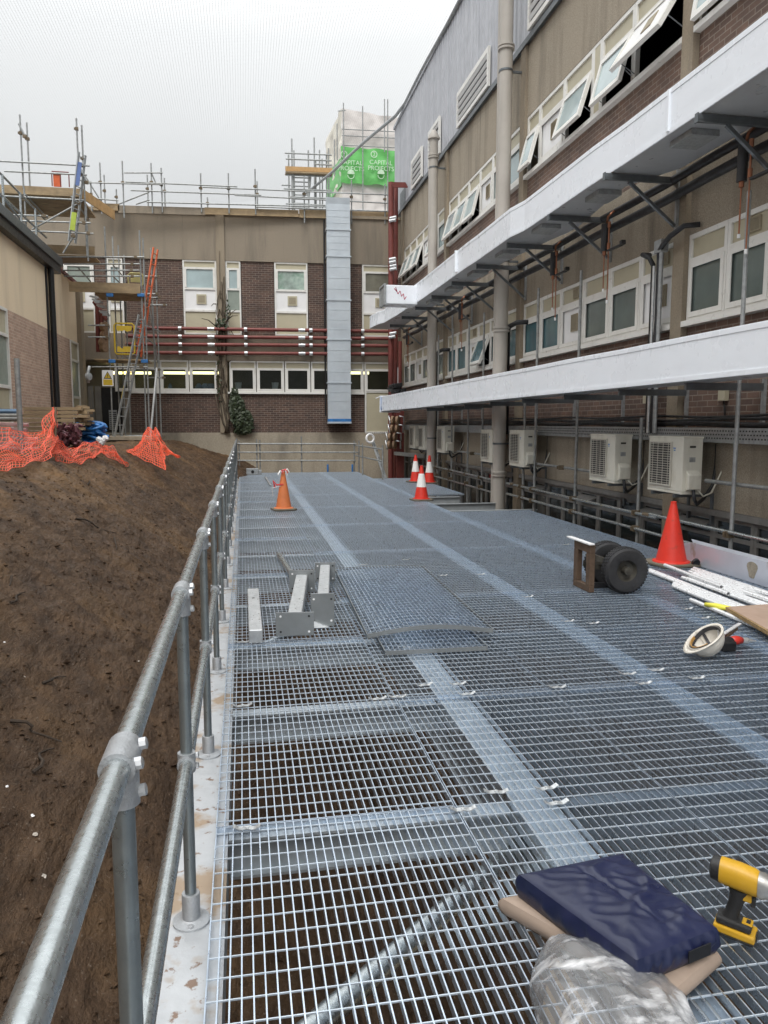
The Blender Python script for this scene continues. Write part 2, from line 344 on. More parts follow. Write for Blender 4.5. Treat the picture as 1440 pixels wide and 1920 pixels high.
# loose stones and twigs on the bank
G['stone'] = mat('pale_stone', (.42, .38, .33), .8, 0, .3, 10); G['twig'] = mat('dark_root', (.035, .024, .016), .9, 0, .3, 10)
SP = [(13, 1476, .018, 1), (61, 1530, .016, 1), (182, 935, .03, 1), (240, 1083, .02, 1), (8, 1206, .022, 1), (206, 1192, .012, 0), (120, 1700, .02, 0), (66, 1565, .02, 0), (150, 1580, .014, 0), (80, 1645, .03, 0), (260, 1240, .015, 0), (45, 1270, .02, 0)]
def hit(px, py):
    d = ray(px, py); s = .8
    for _ in range(900):
        p = CAM + d * s
        if p.z < soil_z(p.x, p.y): break
        s += .02 + s * .002
    return CAM + d * s
for i, (px, py, r, wht) in enumerate(SP):
    r *= .6
    p = hit(px, py); m = MB()
    m.lathe([(0.001, -r * .5), (r * .8, -r * .3), (r, 0), (r * .75, r * .4), (.001, r * .6)], (p.x, p.y, p.z + r * .2), (.2, .1, 1), 7)
    m.v = [tuple(Vector(v) + Vector((random.uniform(-1, 1), random.uniform(-1, 1), random.uniform(-1, 1))) * r * .2) for v in m.v]
    o = m.build('stone', G['wpanel'] if wht else 'stone', org=p)
    tag(o, ['small brown stone half sunk in the dark soil bank', 'small white fragment lying on the dark soil bank'][wht], 'stone', ['brown stones on the bank', 'white fragments on the bank'][wht])
for i, (a, b_, bend) in enumerate([((168, 902), (155, 930), .0), ((143, 976), (216, 1003), .03), ((22, 1088), (18, 1102), 0), ((20, 1136), (44, 1116), .02), ((20, 1358), (105, 1398), .05), ((62, 1452), (95, 1412), .03), ((80, 1286), (118, 1276), .03), ((215, 1012), (219, 1032), 0)]):
    A, B = hit(*a), hit(*b_); m = MB(); pts = []
    for k in range(7):
        u = k / 6; p = A.lerp(B, u); p.z = max(p.z, soil_z(p.x, p.y)) + .012 + bend * math.sin(u * 3.1) * .4; p.x += bend * math.sin(u * 7); pts.append(p)
    if i == 0: pts = [A, A.lerp(B, .3) + Vector((.03, 0, .05)), A.lerp(B, .6) + Vector((-.02, 0, .02)), B]
    m.path(pts, [.011 * (1 - .1 * k) for k in range(len(pts))], 5)
    tag(m.build('twig', 'twig', org=A), 'thin dark root lying on the brown soil bank', 'root', 'roots on the soil bank')
# ================================================================== RIGHT BUILDING
XW = 5.85
rb = thing('hospital_block', 'long brown brick and pebbledash block with rows of white framed windows along the right side', 'building', (XW, 17, -2.5))
COLY = [3.47, 9.55, 15.63, 21.71, 27.8]; CWID = .265
def wallband(name, m, x0, z0, z1, y0=-1.0, y1=28.42):
    MB().box((x0, y0, z0), (XW + .35, y1, z1)).build(name, m, rb)
wallband('lower_concrete_band', 'conc', XW - .02, .56, 1.40)
wallband('brick_band', 'brick_x', XW, 1.40, 2.90)
wallband('concrete_spandrel', 'conc', XW - .02, 4.09, 5.16)
wallband('upper_brick_band', 'brick_x', XW, 5.16, 6.60)
wallband('concrete_parapet', 'conc', XW - .03, 7.80, 9.22)
wallband('plinth', 'plinth', XW + .02, -2.6, -1.5)
MB().box((XW + 1.6, -1, -2.6), (XW + 12, 28.4, 12.2)).build('interior', 'dark', rb)
m = MB()
for z in (2.6, 6.3, 9.0, .4): m.box((XW + .352, -1, z), (XW + 1.58, 28.4, z + .25))
m.box((XW + .352, 28.2, -2.6), (XW + 1.58, 28.4, 12)); m.build('floor_slab', 'dark', rb)
for y in COLY:
    MB().box((XW - .094, y, -2.6), (XW + .3, y + CWID, 9.19)).build('column', 'column', rb)
# cladding, flashing
m = MB(); y = -1.0; zc0, zc1 = 9.30, 12.45
while y < 29.36:
    y2 = min(y + .25, 29.4); xa = XW - .05
    pts = [(y, 0), (y + .15 * (y2 - y), .0), (y + .25 * (y2 - y), .028), (y + .75 * (y2 - y), .028), (y + .85 * (y2 - y), 0), (y2, 0)]
    for (ya, da), (yb, db) in zip(pts, pts[1:]):
        m.add([(xa - da, ya, zc0), (xa - db, yb, zc0), (xa - db, yb, zc1), (xa - da, ya, zc1)], [(0, 1, 2, 3)])
    y = y2
m.box((XW - .045, -1, zc0), (XW + .3, 29.4, zc1)); m.build('metal_cladding', 'clad', rb)
m = MB(); m.box((XW - .10, -1, 9.20), (XW + .3, 29.4, 9.30)); m.box((XW - .12, -1, 9.17), (XW - .10, 29.4, 9.29)); m.build('flashing', 'strut', rb)
m = MB(); m.box((XW - .12, -1, 12.45), (XW + 12, 29.45, 12.55)); m.build('roof', 'clad', rb)
def louver(y0, y1, z0, z1):
    x = XW - .16; fr = MB(); t = .09
    fr.box((x, y0, z0), (x + .06, y1, z0 + t)); fr.box((x, y0, z1 - t * 1.3), (x + .06, y1, z1)); fr.box((x, y0, z0 + t), (x + .06, y0 + t, z1 - t * 1.3)); fr.box((x, y1 - t, z0 + t), (x + .06, y1, z1 - t * 1.3))
    o = fr.build('louver', 'upvc', rb)
    MB().box((x + .045, y0 + t, z0 + t), (x + .055, y1 - t, z1 - t)).build('louver_back', 'black', o)
    n = 4; H = (z1 - z0 - 2.3 * t) / n
    for k in range(n): zc = z0 + t + H * (k + .62); MB().obox((x + .012, (y0 + y1) / 2, zc), (.018, 0, -.034), (0, (y1 - y0) / 2 - t, 0), (.006, 0, .0035)).build('slat', 'wpanel', o)
for a in ((17.9, 20.55, 9.33, 10.2), (22.4, 23.75, 9.33, 10.35), (24.63, 26.15, 9.36, 10.28), (12.6, 15.4, 9.33, 10.2)): louver(*a)
MB().box((XW - .09, 27.4, 9.34), (XW - .03, 28.3, 9.85)).build('cladding_patch', 'strut', rb)
# windows of the right block
def bars(m, x0, x1, y0, y1, z0, z1, t):
    m.box((x0, y0, z0), (x1, y1, z0 + t)); m.box((x0, y0, z1 - t), (x1, y1, z1)); m.box((x0, y0, z0 + t), (x1, y0 + t, z1 - t)); m.box((x0, y1 - t, z0 + t), (x1, y1, z1 - t))
def vent_at(par, x, y0, y1, z0, z1):
    v = MB(); v.box((x - .012, y0, z0), (x, y1, z1)); bars(v, x - .022, x - .012, y0, y1, z0, z1, .018)
    n = max(4, int((z1 - z0) / .022))
    for k in range(n): zc = lerp(z0 + .02, z1 - .02, (k + .5) / n); v.obox((x - .016, (y0 + y1) / 2, zc), (.004, 0, -.006), (0, (y1 - y0) / 2 - .018, 0), (.0012, 0, .0008))
    v.build('vent', 'vent', par)
def fwin(y0, y1, z0, z1, zt, kind, tv=False, angle=0, glass='teal'):
    fx0, fx1 = XW - .025, XW + .045; m = MB(); t = .06
    bars(m, fx0, fx1, y0, y1, z0, z1, t); m.box((fx0, y0 + t, zt - .04), (fx1, y1 - t, zt + .04))
    if not angle: bars(m, fx0 - .012, fx0 - .001, y0 + t * .7, y1 - t * .7, z0 + t * .7, zt - .02, .065)
    o = m.build('window', 'upvc', rb)
    MB().box((XW + .005, y0 + t, zt + .04), (XW + .02, y1 - t, z1 - t)).build('transom_panel', 'beige', o)
    if tv: vent_at(o, XW + .004, y0 + .24, y0 + .47, zt + .09, z1 - .09)
    ym, a, b_, c, d = (y0 + y1) / 2, y0 + t, y1 - t, z0 + t, zt - .04
    if not angle:
        if kind == 'panel':
            MB().box((XW + .0, a, c), (XW + .015, b_, d)).build('white_panel', 'wpanel', o)
            vent_at(o, XW - .002, ym - .22, ym + .04, c + .22, c + .52)
        else: MB().box((XW + .002, a, c), (XW + .012, b_, d)).build('pane', glass, o)
        return
    # top hung sash pushed open: hinge line at the transom
    hz, hx = zt - .03, XW - .03; ca, sa = math.cos(R(angle)), math.sin(R(angle)); L = zt - .03 - z0 - .03
    def P(y, d, off=0): return Vector((hx - sa * d - ca * off, y, hz - ca * d + sa * off))
    s = MB()
    def slab(ya, yb, d0, d1, o0, o1):
        s.add([P(ya, d0, o0), P(yb, d0, o0), P(yb, d1, o0), P(ya, d1, o0), P(ya, d0, o1), P(yb, d0, o1), P(yb, d1, o1), P(ya, d1, o1)],
              [(0, 3, 2, 1), (4, 5, 6, 7), (0, 1, 5, 4), (1, 2, 6, 5), (2, 3, 7, 6), (3, 0, 4, 7)])
    fw = .075; A, B = y0 + .03, y1 - .03
    slab(A, B, 0, fw, -.03, .03); slab(A, B, L - fw, L, -.03, .03); slab(A, A + fw, fw, L - fw, -.03, .03); slab(B - fw, B, fw, L - fw, -.03, .03)
    s.build('open_sash', 'upvc', o); s = MB(); slab(A + fw, B - fw, fw, L - fw, -.005, .008)
    s.build('white_panel' if kind == 'panel' else 'pane', 'wpanel' if kind == 'panel' else glass, o)
    if kind == 'panel':
        s = MB(); slab(ym - .2, ym + .06, L * .3, L * .62, .008, .022); s.build('vent', 'vent', o)
    for yy in (A + .01, B - .01): MB().bar(P(yy, L * .75, -.03), (XW + .02, yy, z0 + .1), .018, .006).build('stay_arm', 'strut', o)
for i in range(4):
    ya, yb = COLY[i] + CWID + .004, COLY[i + 1] - .004
    for row, (z0, z1, zt) in enumerate(((2.98, 4.085, 3.74), (6.66, 7.795, 7.44))):
        MB().box((XW - .10, ya, z0 - .075), (XW + .1, yb, z0 - .003)).build('window_sill', 'upvc', rb)
        n = 6 if i else 7; W = (yb - ya) / n
        if i == 0: spec = [[('g', 0, 0, 'bglass')] * 2 + [('panel', 1, 0, '')] + [('g', 0, 0, 'bglass')] * 2 + [('g', 1, 0, 'bglass'), ('g', 0, 0, 'bglass')], [('g', 0, 0, 'pglass'), ('g', 0, 16, 'pglass'), ('panel', 0, 0, '')] + [('g', 0, 12, 'pglass'), ('g', 0, 0, 'pglass')] + [('g', 0, 14, 'pglass'), ('g', 0, 9, 'pglass')]][row]   # near to far
        elif row == 0:
            spec = [('panel', 1, 0, ''), ('g', 0, 0, 'bglass'), ('g', 0, 0, 'bglass'), ('panel', 1, 0, ''), ('g', 0, 0, 'teal'), ('g', 0, 0, 'teal')]
            if i == 2: spec = [('g', 0, 0, 'teal'), ('g', 0, 0, 'teal'), ('g', 0, 20, 'teal'), ('panel', 1, 0, ''), ('g', 0, 0, 'teal'), ('g', 0, 0, 'teal')]
            if i == 3: spec = [('g', 0, 0, 'bglass'), ('g', 0, 0, 'bglass'), ('g', 0, 0, 'bglass'), ('panel', 0, 0, ''), ('g', 0, 0, 'bglass'), ('g', 0, 0, 'bglass')]
        else:
            spec = [('panel', 0, 30, ''), ('g', 0, 15, 'pglass'), ('g', 0, 18, 'pglass'), ('panel', 0, 0, ''), ('g', 0, 20, 'pglass'), ('g', 0, 0, 'pglass')]
            if i == 1: spec = [('panel', 0, 31, ''), ('g', 0, 15, 'pglass'), ('g', 0, 17, 'pglass'), ('panel', 0, 0, ''), ('g', 0, 15, 'pglass')]
            if i == 2: spec = [('g', 0, 0, 'pglass'), ('g', 0, 0, 'pglass'), ('panel', 0, 0, ''), ('g', 0, 14, 'pglass'), ('g', 0, 16, 'pglass'), ('g', 0, 16, 'pglass')]
            if i == 3: spec = [('g', 0, 0, 'pglass'), ('g', 0, 14, 'pglass'), ('panel', 0, 0, ''), ('g', 0, 18, 'pglass'), ('g', 0, 20, 'pglass'), ('g', 0, 20, 'pglass')]
        if i == 1 and row == 1:
            ed = [ya, 11.25, 12.32, 12.62, 13.78, 14.95, yb]
            MB().box((XW - .02, ed[2] + .02, z0), (XW + .04, ed[3] - .02, z1)).build('narrow_window_panel', 'beige', rb)
            seg = [(ed[0], ed[1]), (ed[1], ed[2]), (ed[3], ed[4]), (ed[4], ed[5]), (ed[5], ed[6])]
            m = MB(); bars(m, XW - .026, XW + .046, ed[2] + .002, ed[3] - .002, z0, z1, .05); m.build('narrow_window', 'upvc', rb)
        else: seg = [(ya + W * k, ya + W * (k + 1)) for k in range(n)]
        for (sa_, sb_), (k, tv, an, gl) in zip(seg, spec): fwin(sa_ + .004, sb_ - .004, z0, z1, zt, k, tv, an, gl)
# basement windows: dark panes, grey frames
G['bframe'] = mat('grey_basement_frame', (.20, .195, .185), .6, .1, .15, 6)
G['bpane'] = mat('dark_basement_pane', (.022, .027, .028), .12, 0, .25, 2, spec=.7)
for i in range(4):
    ya, yb = (4.0 if i == 0 else COLY[i] + CWID), COLY[i + 1]; n = 8 if i else 7; W = (yb - ya) / n
    MB().box((XW - .06, ya, .48), (XW + .1, yb, .557)).build('basement_lintel', 'bframe', rb)
    for k in range(n):
        m = MB(); bars(m, XW, XW + .06, ya + W * k + .003, ya + W * (k + 1) - .003, -1.5, .478, .055); m.box((XW, ya + W * k + .058, .2), (XW + .06, ya + W * (k + 1) - .058, .25))
        o = m.build('basement_window', 'bframe', rb)
        MB().box((XW + .03, ya + W * k + .05, -1.45), (XW + .04, ya + W * (k + 1) - .05, .43)).build('pane', 'bpane', o)
        if i < 2 and k % 3 == 0:
            s = MB(); s.obox((XW - .05, ya + W * (k + .5), .36), (.07, 0, .03), (0, W / 2 - .07, 0), (.004, 0, -.009)); s.build('open_vent_flap', 'bframe', o)
# ------------------------------------------------------------------ pipes, trays on the right block
def wallpipe(x, y, r, z1, z0, cap, lab):
    t = thing('waste_pipe', lab, 'pipe', (x, y, z0)); m = MB(); m.tube((x, y, z0), (x, y, z1), r, 24); m.build('pipe_run', 'pipe', t, smooth='auto')
    m = MB(); m.tube((x - .03, y + .32, z0), (x - .03, y + .32, z1 - .4), .045, 10); m.build('small_pipe', 'pipe', t, smooth='auto')
    for z in ((9.2, 3.6, .55) if not cap else (9.05, 2.45)):
        m = MB(); m.lathe([(r + .002, -.06), (r + .035, -.05), (r + .035, -.012), (r + .012, -.01), (r + .012, .01), (r + .035, .012), (r + .035, .05), (r + .002, .06)], (x, y, z), n=24); m.build('pipe_joint', 'pipe', t, smooth='auto')
    m = MB()
    for z in (8.75, 5.0, 1.2): m.lathe([(r + .002, -.02), (r + .012, -.02), (r + .012, .02), (r + .002, .02)], (x, y, z), n=20); m.bar((x + r, y, z), (XW - .094, y, z), .05, .04)
    m.build('pipe_bracket', 'strut', t)
    if cap:
        m = MB(); m.lathe([(r, 0), (r + .05, .02), (r + .05, .06), (.06, .26), (.001, .27)], (x, y, z1 - .01), n=20); m.build('pipe_cowl', 'pipe', t, smooth='auto')
wallpipe(5.42, 15.85, .135, 13.6, -2.2, False, 'tall fat beige waste pipe beside the nearer column of the right block')
wallpipe(5.42, 21.9, .12, 9.5, -2.2, True, 'fat beige pipe with pointed cowl at the farther column of the right block')
for z, r, lab in ((4.83, .055, 'upper black insulated pipe running along the wall under the white duct'), (4.62, .06, 'lower black insulated pipe running along the wall under the white duct')):
    m = MB(); pts = [(5.66, yy, z + .01 * math.sin(yy * 1.7)) for yy in range(5, 28)]; m.path(pts, r, 12); tag(m.build('insulated_pipe', 'blackpipe', smooth=True), lab, 'pipe', 'black pipes under the upper duct')
t = thing('cable_tray', 'long perforated grey cable tray with black cables above the air conditioners', 'cable tray', (5.72, 14, 1.44))
m = MB(); m.box((5.70, 5.5, 1.42), (5.715, 27.5, 1.58)); m.box((5.70, 5.5, 1.40), (5.82, 27.5, 1.42)); m.build('tray', 'galvd', t)
m = MB()
for k in range(150):
    yy = 6.6 + k * .055
    for j in range(3): m.box((5.696, yy + (j % 2) * .026, 1.445 + j * .045), (5.6995, yy + .022 + (j % 2) * .026, 1.462 + j * .045))
m.build('perforation', 'black', t)
for k, (dz, rr) in enumerate(((1.63, .028), (1.68, .022), (1.725, .016), (1.61, .02))):
    m = MB(); m.path([(5.76, 5.5 + j * .6, dz + .014 * math.sin(j * 1.3 + k * 2)) for j in range(37)], rr, 7); m.build('cable', 'black', t, smooth=True)
# vertical conduits beside the near column with black insulated elbows
t = thing('conduit_riser', 'bundle of black and silver conduits rising beside the nearest column with bent black pipe', 'conduit', (5.72, 10.0, 1.6))
for k, (yy, xx, z0, z1, mm, rr) in enumerate(((10.22, 5.70, 1.5, 3.85, 'black', .03), (10.12, 5.66, 1.5, 3.80, 'galvb', .022), (10.03, 5.68, 1.5, 3.9, 'blackpipe', .035), (9.94, 5.66, 1.5, 3.95, 'galvd', .03))):
    MB().tube((xx, yy, z0), (xx, yy, z1), rr, 10).build('conduit', mm, t, smooth='auto')
MB().path([(5.68, 10.03, 3.88), (5.66, 10.0, 3.98), (5.62, 9.85, 4.02), (5.58, 9.6, 4.08), (5.62, 9.35, 4.15), (5.8, 9.28, 4.16)], .035, 10).build('bent_pipe', 'blackpipe', t, smooth=True)
MB().path([(5.70, 10.22, 3.83), (5.68, 10.3, 3.95), (5.66, 10.45, 4.02), (5.8, 10.5, 4.03)], .034, 10).build('bent_pipe', 'blackpipe', t, smooth=True)
MB().box((5.62, 9.9, 3.95), (5.74, 10.08, 4.12)).build('junction_box', 'galvd', t, bevel=.01)
for yb, lab in ((16.0, 'black pipe elbow entering the wall beside the nearer beige pipe'), (22.1, 'black pipe elbow entering the wall beside the farther beige pipe')):
    m = MB(); m.path([(5.62, yb, 1.4), (5.62, yb, 3.60), (5.62, yb - .1, 3.68), (5.62, yb - .55, 3.70), (5.66, yb - .62, 3.70), (5.82, yb - .64, 3.70)], .05, 10); tag(m.build('elbow_pipe', 'blackpipe', smooth=True), lab, 'pipe')
# hanging valve sets
G['copper'] = mat('copper_pipe', (.30, .13, .075), .35, .8, .15, 10)
t0 = thing('valve_set', 'black insulated cylinder with brass valves and two copper tails, nearest of the row', 'valve', (5.5, 8.0, 4.6), 'valve sets hanging under the upper duct', local=True)
m = MB(); m.tube((0, 0, -.30), (0, 0, .1), .055, 14); m.build('insulated_cylinder', 'blackpipe', t0, smooth='auto')
m = MB(); m.path([(.03, 0, .1), (.02, -.05, .2), (.1, -.08, .28)], .018, 8); m.build('feed_pipe', 'copper', t0, smooth=True)
MB().path([(0, 0, -.30), (0, 0, -.36), (0, 0, -.37), (0, 0, -.86)], [.03, .03, .0095, .0095], 8).build('copper_tail', 'copper', t0, smooth='auto'); MB().path([(0, -.14, .1), (0, -.14, .02), (0, -.14, .015), (0, -.14, -.2), (0, -.14, -.205), (0, -.14, -.3), (0, -.14, -.305), (0, -.14, -1.05)], [.026, .026, .012, .012, .026, .026, .0095, .0095], 8).build('copper_tail', 'copper', t0, smooth='auto')
MB().tube((0, 0, -.86), (0, 0, -.9), .018, 8).build('end_cap', 'wpanel', t0); MB().tube((0, -.14, -1.05), (0, -.14, -1.1), .018, 8).build('end_cap', 'wpanel', t0)
m = MB(); m.bar((0, -.16, -.32), (.05, -.45, -.3), .05, .03); m.bar((.05, -.45, -.28), (.05, -.52, -.27), .07, .06); m.build('lever_valve', 'black', t0, bevel=.005)
t0.location = (5.46, 7.97, 4.58)
for (px, py, lab) in ((1133, 470, 'black insulated valve set with copper tails hanging left of the column, second from the right'), (1037, 515, 'black insulated valve set with copper tails third from the right above the windows'), (863, 620, 'far valve set hanging between the two beige pipes'), (764, 655, 'farthest small valve set hanging by the red steel column')):
    p = onx(px, py, 5.5); dup(t0, (5.5, p.y, 4.55), lab)
# switch boxes with tails on the lower brick band
for (px, py, lab) in ((1362, 738, 'beige isolator switch box with dangling cable on the dark brick, nearest'), (1218, 745, 'beige isolator switch box beside the conduit riser')):
    p = onx(px, py, XW); t = thing('switch_box', lab, 'switch', (XW, p.y, p.z), 'switch boxes on the brick band')
    MB().box((XW - .07, p.y - .06, p.z - .09), (XW - .002, p.y + .07, p.z + .08)).build('box', 'beige', t, bevel=.006)
    MB().path([(XW - .03, p.y, p.z - .09), (XW - .03, p.y - .03, p.z - .2), (XW - .03, p.y - .04, p.z - .36)], .012, 6).build('cable', 'black', t, smooth=True)
# ================================================================== WHITE DUCTS AND BRACKETS
def duct_run(t, secs, name, mface, z_off=0):
    """secs: list of (y, x_outer, x_inner, z0, z1); rounded wrapped box section swept along y"""
    m = MB(); n = 4; k0 = 0
    for (y, xo, xi, z0, z1) in secs:
        m.v += [(xo, y, z0), (xo, y, z1), (xi, y, z1), (xi, y, z0)]
    for i in range(len(secs) - 1):
        for j in (0, 1, 2): a = i * 4 + j; b = i * 4 + (j + 1) % 4; m.f.append((a, b, b + 4, a + 4))
    m.f.append((0, 1, 2, 3)); e = (len(secs) - 1) * 4; m.f.append((e, e + 1, e + 2, e + 3))
    o = m.build(name, mface, t)
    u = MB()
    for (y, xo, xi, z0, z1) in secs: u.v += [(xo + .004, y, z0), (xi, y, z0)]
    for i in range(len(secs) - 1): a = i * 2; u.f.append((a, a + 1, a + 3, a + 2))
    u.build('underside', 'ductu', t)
    s = MB()                                                     # taped edge seams and joints
    for zz in (0, 1):
        pts = [(xo - .003, y, (z0 + .03) if zz == 0 else (z1 - .035)) for (y, xo, xi, z0, z1) in secs]
        for p, q in zip(pts, pts[1:]): s.bar(p, q, .006, .05)
    s.build('taped_seam', 'ductw', t)
    return o
t = thing('ventilation_duct', 'upper white wrapped ventilation duct running along the right block on grey brackets', 'duct', (5.2, 15, 4.85))
wob = lambda y: .005 * math.sin(y * 2.1) + .003 * math.sin(y * 5.3)
secs = []
for y, xo in ((5.5, 4.80), (7.6, 4.80), (9.4, 4.79), (10.25, 4.76), (12.4, 4.76), (12.8, 4.75), (13.3, 4.67), (15.3, 4.67), (15.9, 4.65), (18.5, 4.65), (20.8, 4.64), (21.6, 4.60), (23, 4.58), (24.6, 4.5), (25.0, 4.38), (25.9, 4.3), (26.2, 4.3)):
    z0 = 4.87 - .0045 * max(0, y - 12); secs.append((y, xo + .5 * wob(y), xo + .78 if 11 < y < 15 or y < 10 else 5.24, z0 + .3 * wob(y), z0 + (.50 if y < 24 else .40) + .5 * wob(y + 1)))
duct_run(t, secs, 'duct_wrap', 'ductw')
for y in (8.35, 12.9, 16.6): MB().box((4.595 if y > 15 else 4.65 if y > 13 else 4.70 if 10 < y < 11.1 else 4.765, y, 4.90), (4.9, y + .035, 5.35)).build('joint_band', 'ductw', t)
for y in (8.35, 10.6, 12.5, 14.4, 16.3, 18.2, 20.1):
    x0 = 4.93 if y < 12 else 4.85; MB().box((x0, y - .22, 4.80 - .004 * max(0, y - 12)), (x0 + .34, y + .22, 4.868 - .004 * max(0, y - 12))).build('access_panel', 'galvd', t)
m = MB(); m.box((3.80, 20.5, 4.78), (4.66, 21.15, 5.27)); m.build('branch', 'ductw', t, bevel=.02)
m = MB(); bars(m, 3.74, 3.80, 20.47, 21.18, 4.75, 5.30, .05); m.box((3.765, 20.5, 4.78), (3.79, 21.15, 5.27)); m.build('branch_flange', 'galvd', t)
# red marker scrawl on the branch
G['redmark'] = mat('red_marker', (.45, .03, .08), .5, 0, .1, 9); G['blue'] = mat('blue_plastic', (.03, .16, .42), .35, 0, .3, 6)
m = MB(); px0 = 4.02; pts = [(0, .30), (.07, .22), (.04, .33), (.10, .16), (.16, .24), (.20, .10), (.25, .17), (.28, .02), (.33, .1)]
for (a, b_), (c, d) in zip(pts, pts[1:]): m.bar((px0 + a, 20.495, 4.88 + b_), (px0 + c, 20.495, 4.88 + d), .016, .004, (0, 1, 0))
m.build('red_scrawl', 'redmark', t)
t = thing('ventilation_duct', 'lower white wrapped ventilation duct running level below the first floor windows', 'duct', (5.2, 15, 2.05))
secs = []
for y, xo in ((4.5, 4.82), (6, 4.81), (7.2, 4.8), (8.3, 4.79), (9.3, 4.79), (10.2, 4.77), (11, 4.75), (12.3, 4.74), (13.4, 4.73), (14.6, 4.71), (15.9, 4.69), (17, 4.70), (18.2, 4.68), (19.5, 4.67), (21, 4.66), (22.5, 4.65), (24, 4.62), (25.4, 4.60), (25.75, 4.60)):
    z0 = 2.10 - .0035 * (y - 6); secs.append((y, xo + .6 * wob(y), 5.22, z0 + .3 * wob(y), z0 + .49 + .5 * wob(y + 2)))
duct_run(t, secs, 'duct_wrap', 'ductw')
m = MB(); bars(m, 4.55, 5.24, 25.62, 25.74, 1.99, 2.55, .04); m.obox((4.5, 25.68, 2.50), (.09, 0, .04), (0, .05, 0), (.004, 0, -.01)); m.build('torn_wrap', 'ductw', t)
m = MB(); m.obox((4.575, 25.6, 2.3), (.004, 0, 0), (0, .012, 0), (0, 0, .22)); m.obox((4.572, 25.58, 2.13), (.004, 0, 0), (0, .05, 0), (0, 0, .05)); m.build('blue_tape', 'blue', t)
t0 = thing('duct_bracket', 'grey strut cantilever bracket with diagonal brace holding the upper white duct', 'bracket', (0, 0, 0), 'brackets under the upper duct', local=True)
m = MB(); m.box((-1.06, -.02, -.083), (-.04, .02, -.001)); m.box((-1.06, -.024, -.055), (-.04, -.0205, -.03)); m.box((-1.075, -.03, -.09), (-1.0605, .03, .006)); m.build('arm', 'strut', t0)
m = MB(); m.box((-.0395, -.022, -.68), (0, .022, .10)); m.box((-.05, -.04, -.11), (-.04, .04, .03)); m.build('wall_channel', 'galvd', t0)
m = MB(); m.bar((-.72, 0, -.09), (-.045, 0, -.62), .04, .04); m.build('brace', 'strut', t0)
for k, y in enumerate((7.75, 9.72, 11.75, 13.65, 15.5, 17.4, 19.3, 21.15, 23.0, 24.9)):
    z = 4.86 - .0045 * max(0, y - 12); x = XW - .03 if k != 1 else XW - .1
    o = t0 if k == 0 else copy_tree(t0); o.location = (x, y, z)
t1 = thing('duct_support', 'short grey strut bracket under the lower white duct', 'bracket', (0, 0, 0), 'brackets under the lower duct', local=True)
m = MB(); m.box((-1.0, -.02, -.085), (-.04, .02, -.003)); m.box((-1.0, -.024, -.055), (-.04, -.0205, -.03)); m.build('arm', 'strut', t1)
MB().box((-.0395, -.022, -.62), (0, .022, .05)).build('wall_channel', 'galvd', t1)
for k, y in enumerate((7.9, 9.45, 11.2, 13.0, 14.8, 16.6, 18.4, 20.2)):
    o = t1 if k == 0 else copy_tree(t1); o.location = (XW, y, 2.10 - .0035 * (y - 6) - .005)
m = MB()
for k in range(14): m.obox((4.86 + random.uniform(-.14, .14), 24.2 + random.uniform(-.3, .3), 2.60 + random.uniform(0, .22)), (random.uniform(.06, .16), .03, .02), (-.03, random.uniform(.08, .2), 0), (0, 0, random.uniform(.03, .07)))
tag(m.build('black_bundle', 'black', bevel=.02), 'crumpled black bundle lying on the far end of the lower white duct', 'bundle')
# ================================================================== AIR CONDITIONERS
AH, AWD, AD = .70, .81, .27
ac = thing('air_conditioner', 'x', 'air conditioner', (0, 0, 0), 'air conditioners along the right wall', local=True)   # origin: near bottom front corner
m = MB(); m.box((0, 0, .03), (AD, AWD, AH)); m.build('casing', 'acw', ac, bevel=.012)
m = MB(); m.box((-.006, -.006, AH - .012), (AD + .006, AWD + .006, AH + .012)); m.build('lid', 'acw', ac, bevel=.006); MB().box((.0, .0, 0), (AD, AWD, .0295)).build('base_tray', 'acw', ac, bevel=.006)
m = MB(); yc, zc = .50, .37; m.lathe([(.001, 0), (.235, 0), (.235, .006), (.001, .007)], (-.001, yc, zc), (-1, 0, 0), 32); m.box((-.004, yc - .245, .10), (-.001, yc + .245, .63)); m.build('fan_recess', 'acd', ac)
m = MB(); bars(m, -.022, -.002, yc - .265, yc + .265, .085, .645, .02)
for k in range(17): z = .12 + k * .0305; m.box((-.018, yc - .245, z), (-.014, yc + .245, z + .007))
for k in range(4): y = yc - .245 + .49 * (k + .5) / 4; m.box((-.0138, y - .004, .105), (-.010, y + .004, .625))
m.build('fan_grille', 'wire', ac)
m = MB(); m.add([(.05, -.002, .04), (.05, -.075, .07), (.05, -.075, .24), (.05, -.002, .30), (.22, -.002, .04), (.22, -.075, .07), (.22, -.075, .24), (.22, -.002, .30)], [(0, 1, 2, 3), (7, 6, 5, 4), (0, 4, 5, 1), (1, 5, 6, 2), (2, 6, 7, 3), (3, 7, 4, 0)]); m.build('valve_cover', 'acw', ac, bevel=.008)
m = MB(); m.box((.09, -.004, .575), (.17, -.001, .60)); m.build('handle_recess', 'acd', ac)
m = MB(); m.box((.09, -.003, .40), (.17, -.001, .46)); m.build('data_label', 'galvd', ac)
m = MB(); m.box((-.003, .16, .56), (-.001, .215, .575)); m.box((-.003, .165, .535), (-.001, .205, .548)); m.build('badge', 'blue', ac)
for yy in (.14, .66): MB().box((-.02, yy - .02, -.045), (XW - 5.3 - .002, yy + .02, -.002)).build('support_arm', 'strut', ac); MB().box((XW - 5.3 - .045, yy - .021, -.40), (XW - 5.3 - .003, yy + .021, -.0455)).build('support_leg', 'strut', ac)
MB().path([(.13, -.05, .06), (.14, -.07, -.06), (.2, -.03, -.12), (.34, .05, -.06), (.5, .12, .1), (.548, .14, .35), (.548, .14, .62)], .022, 8).build('lagged_hose', 'blackpipe', ac, smooth=True)
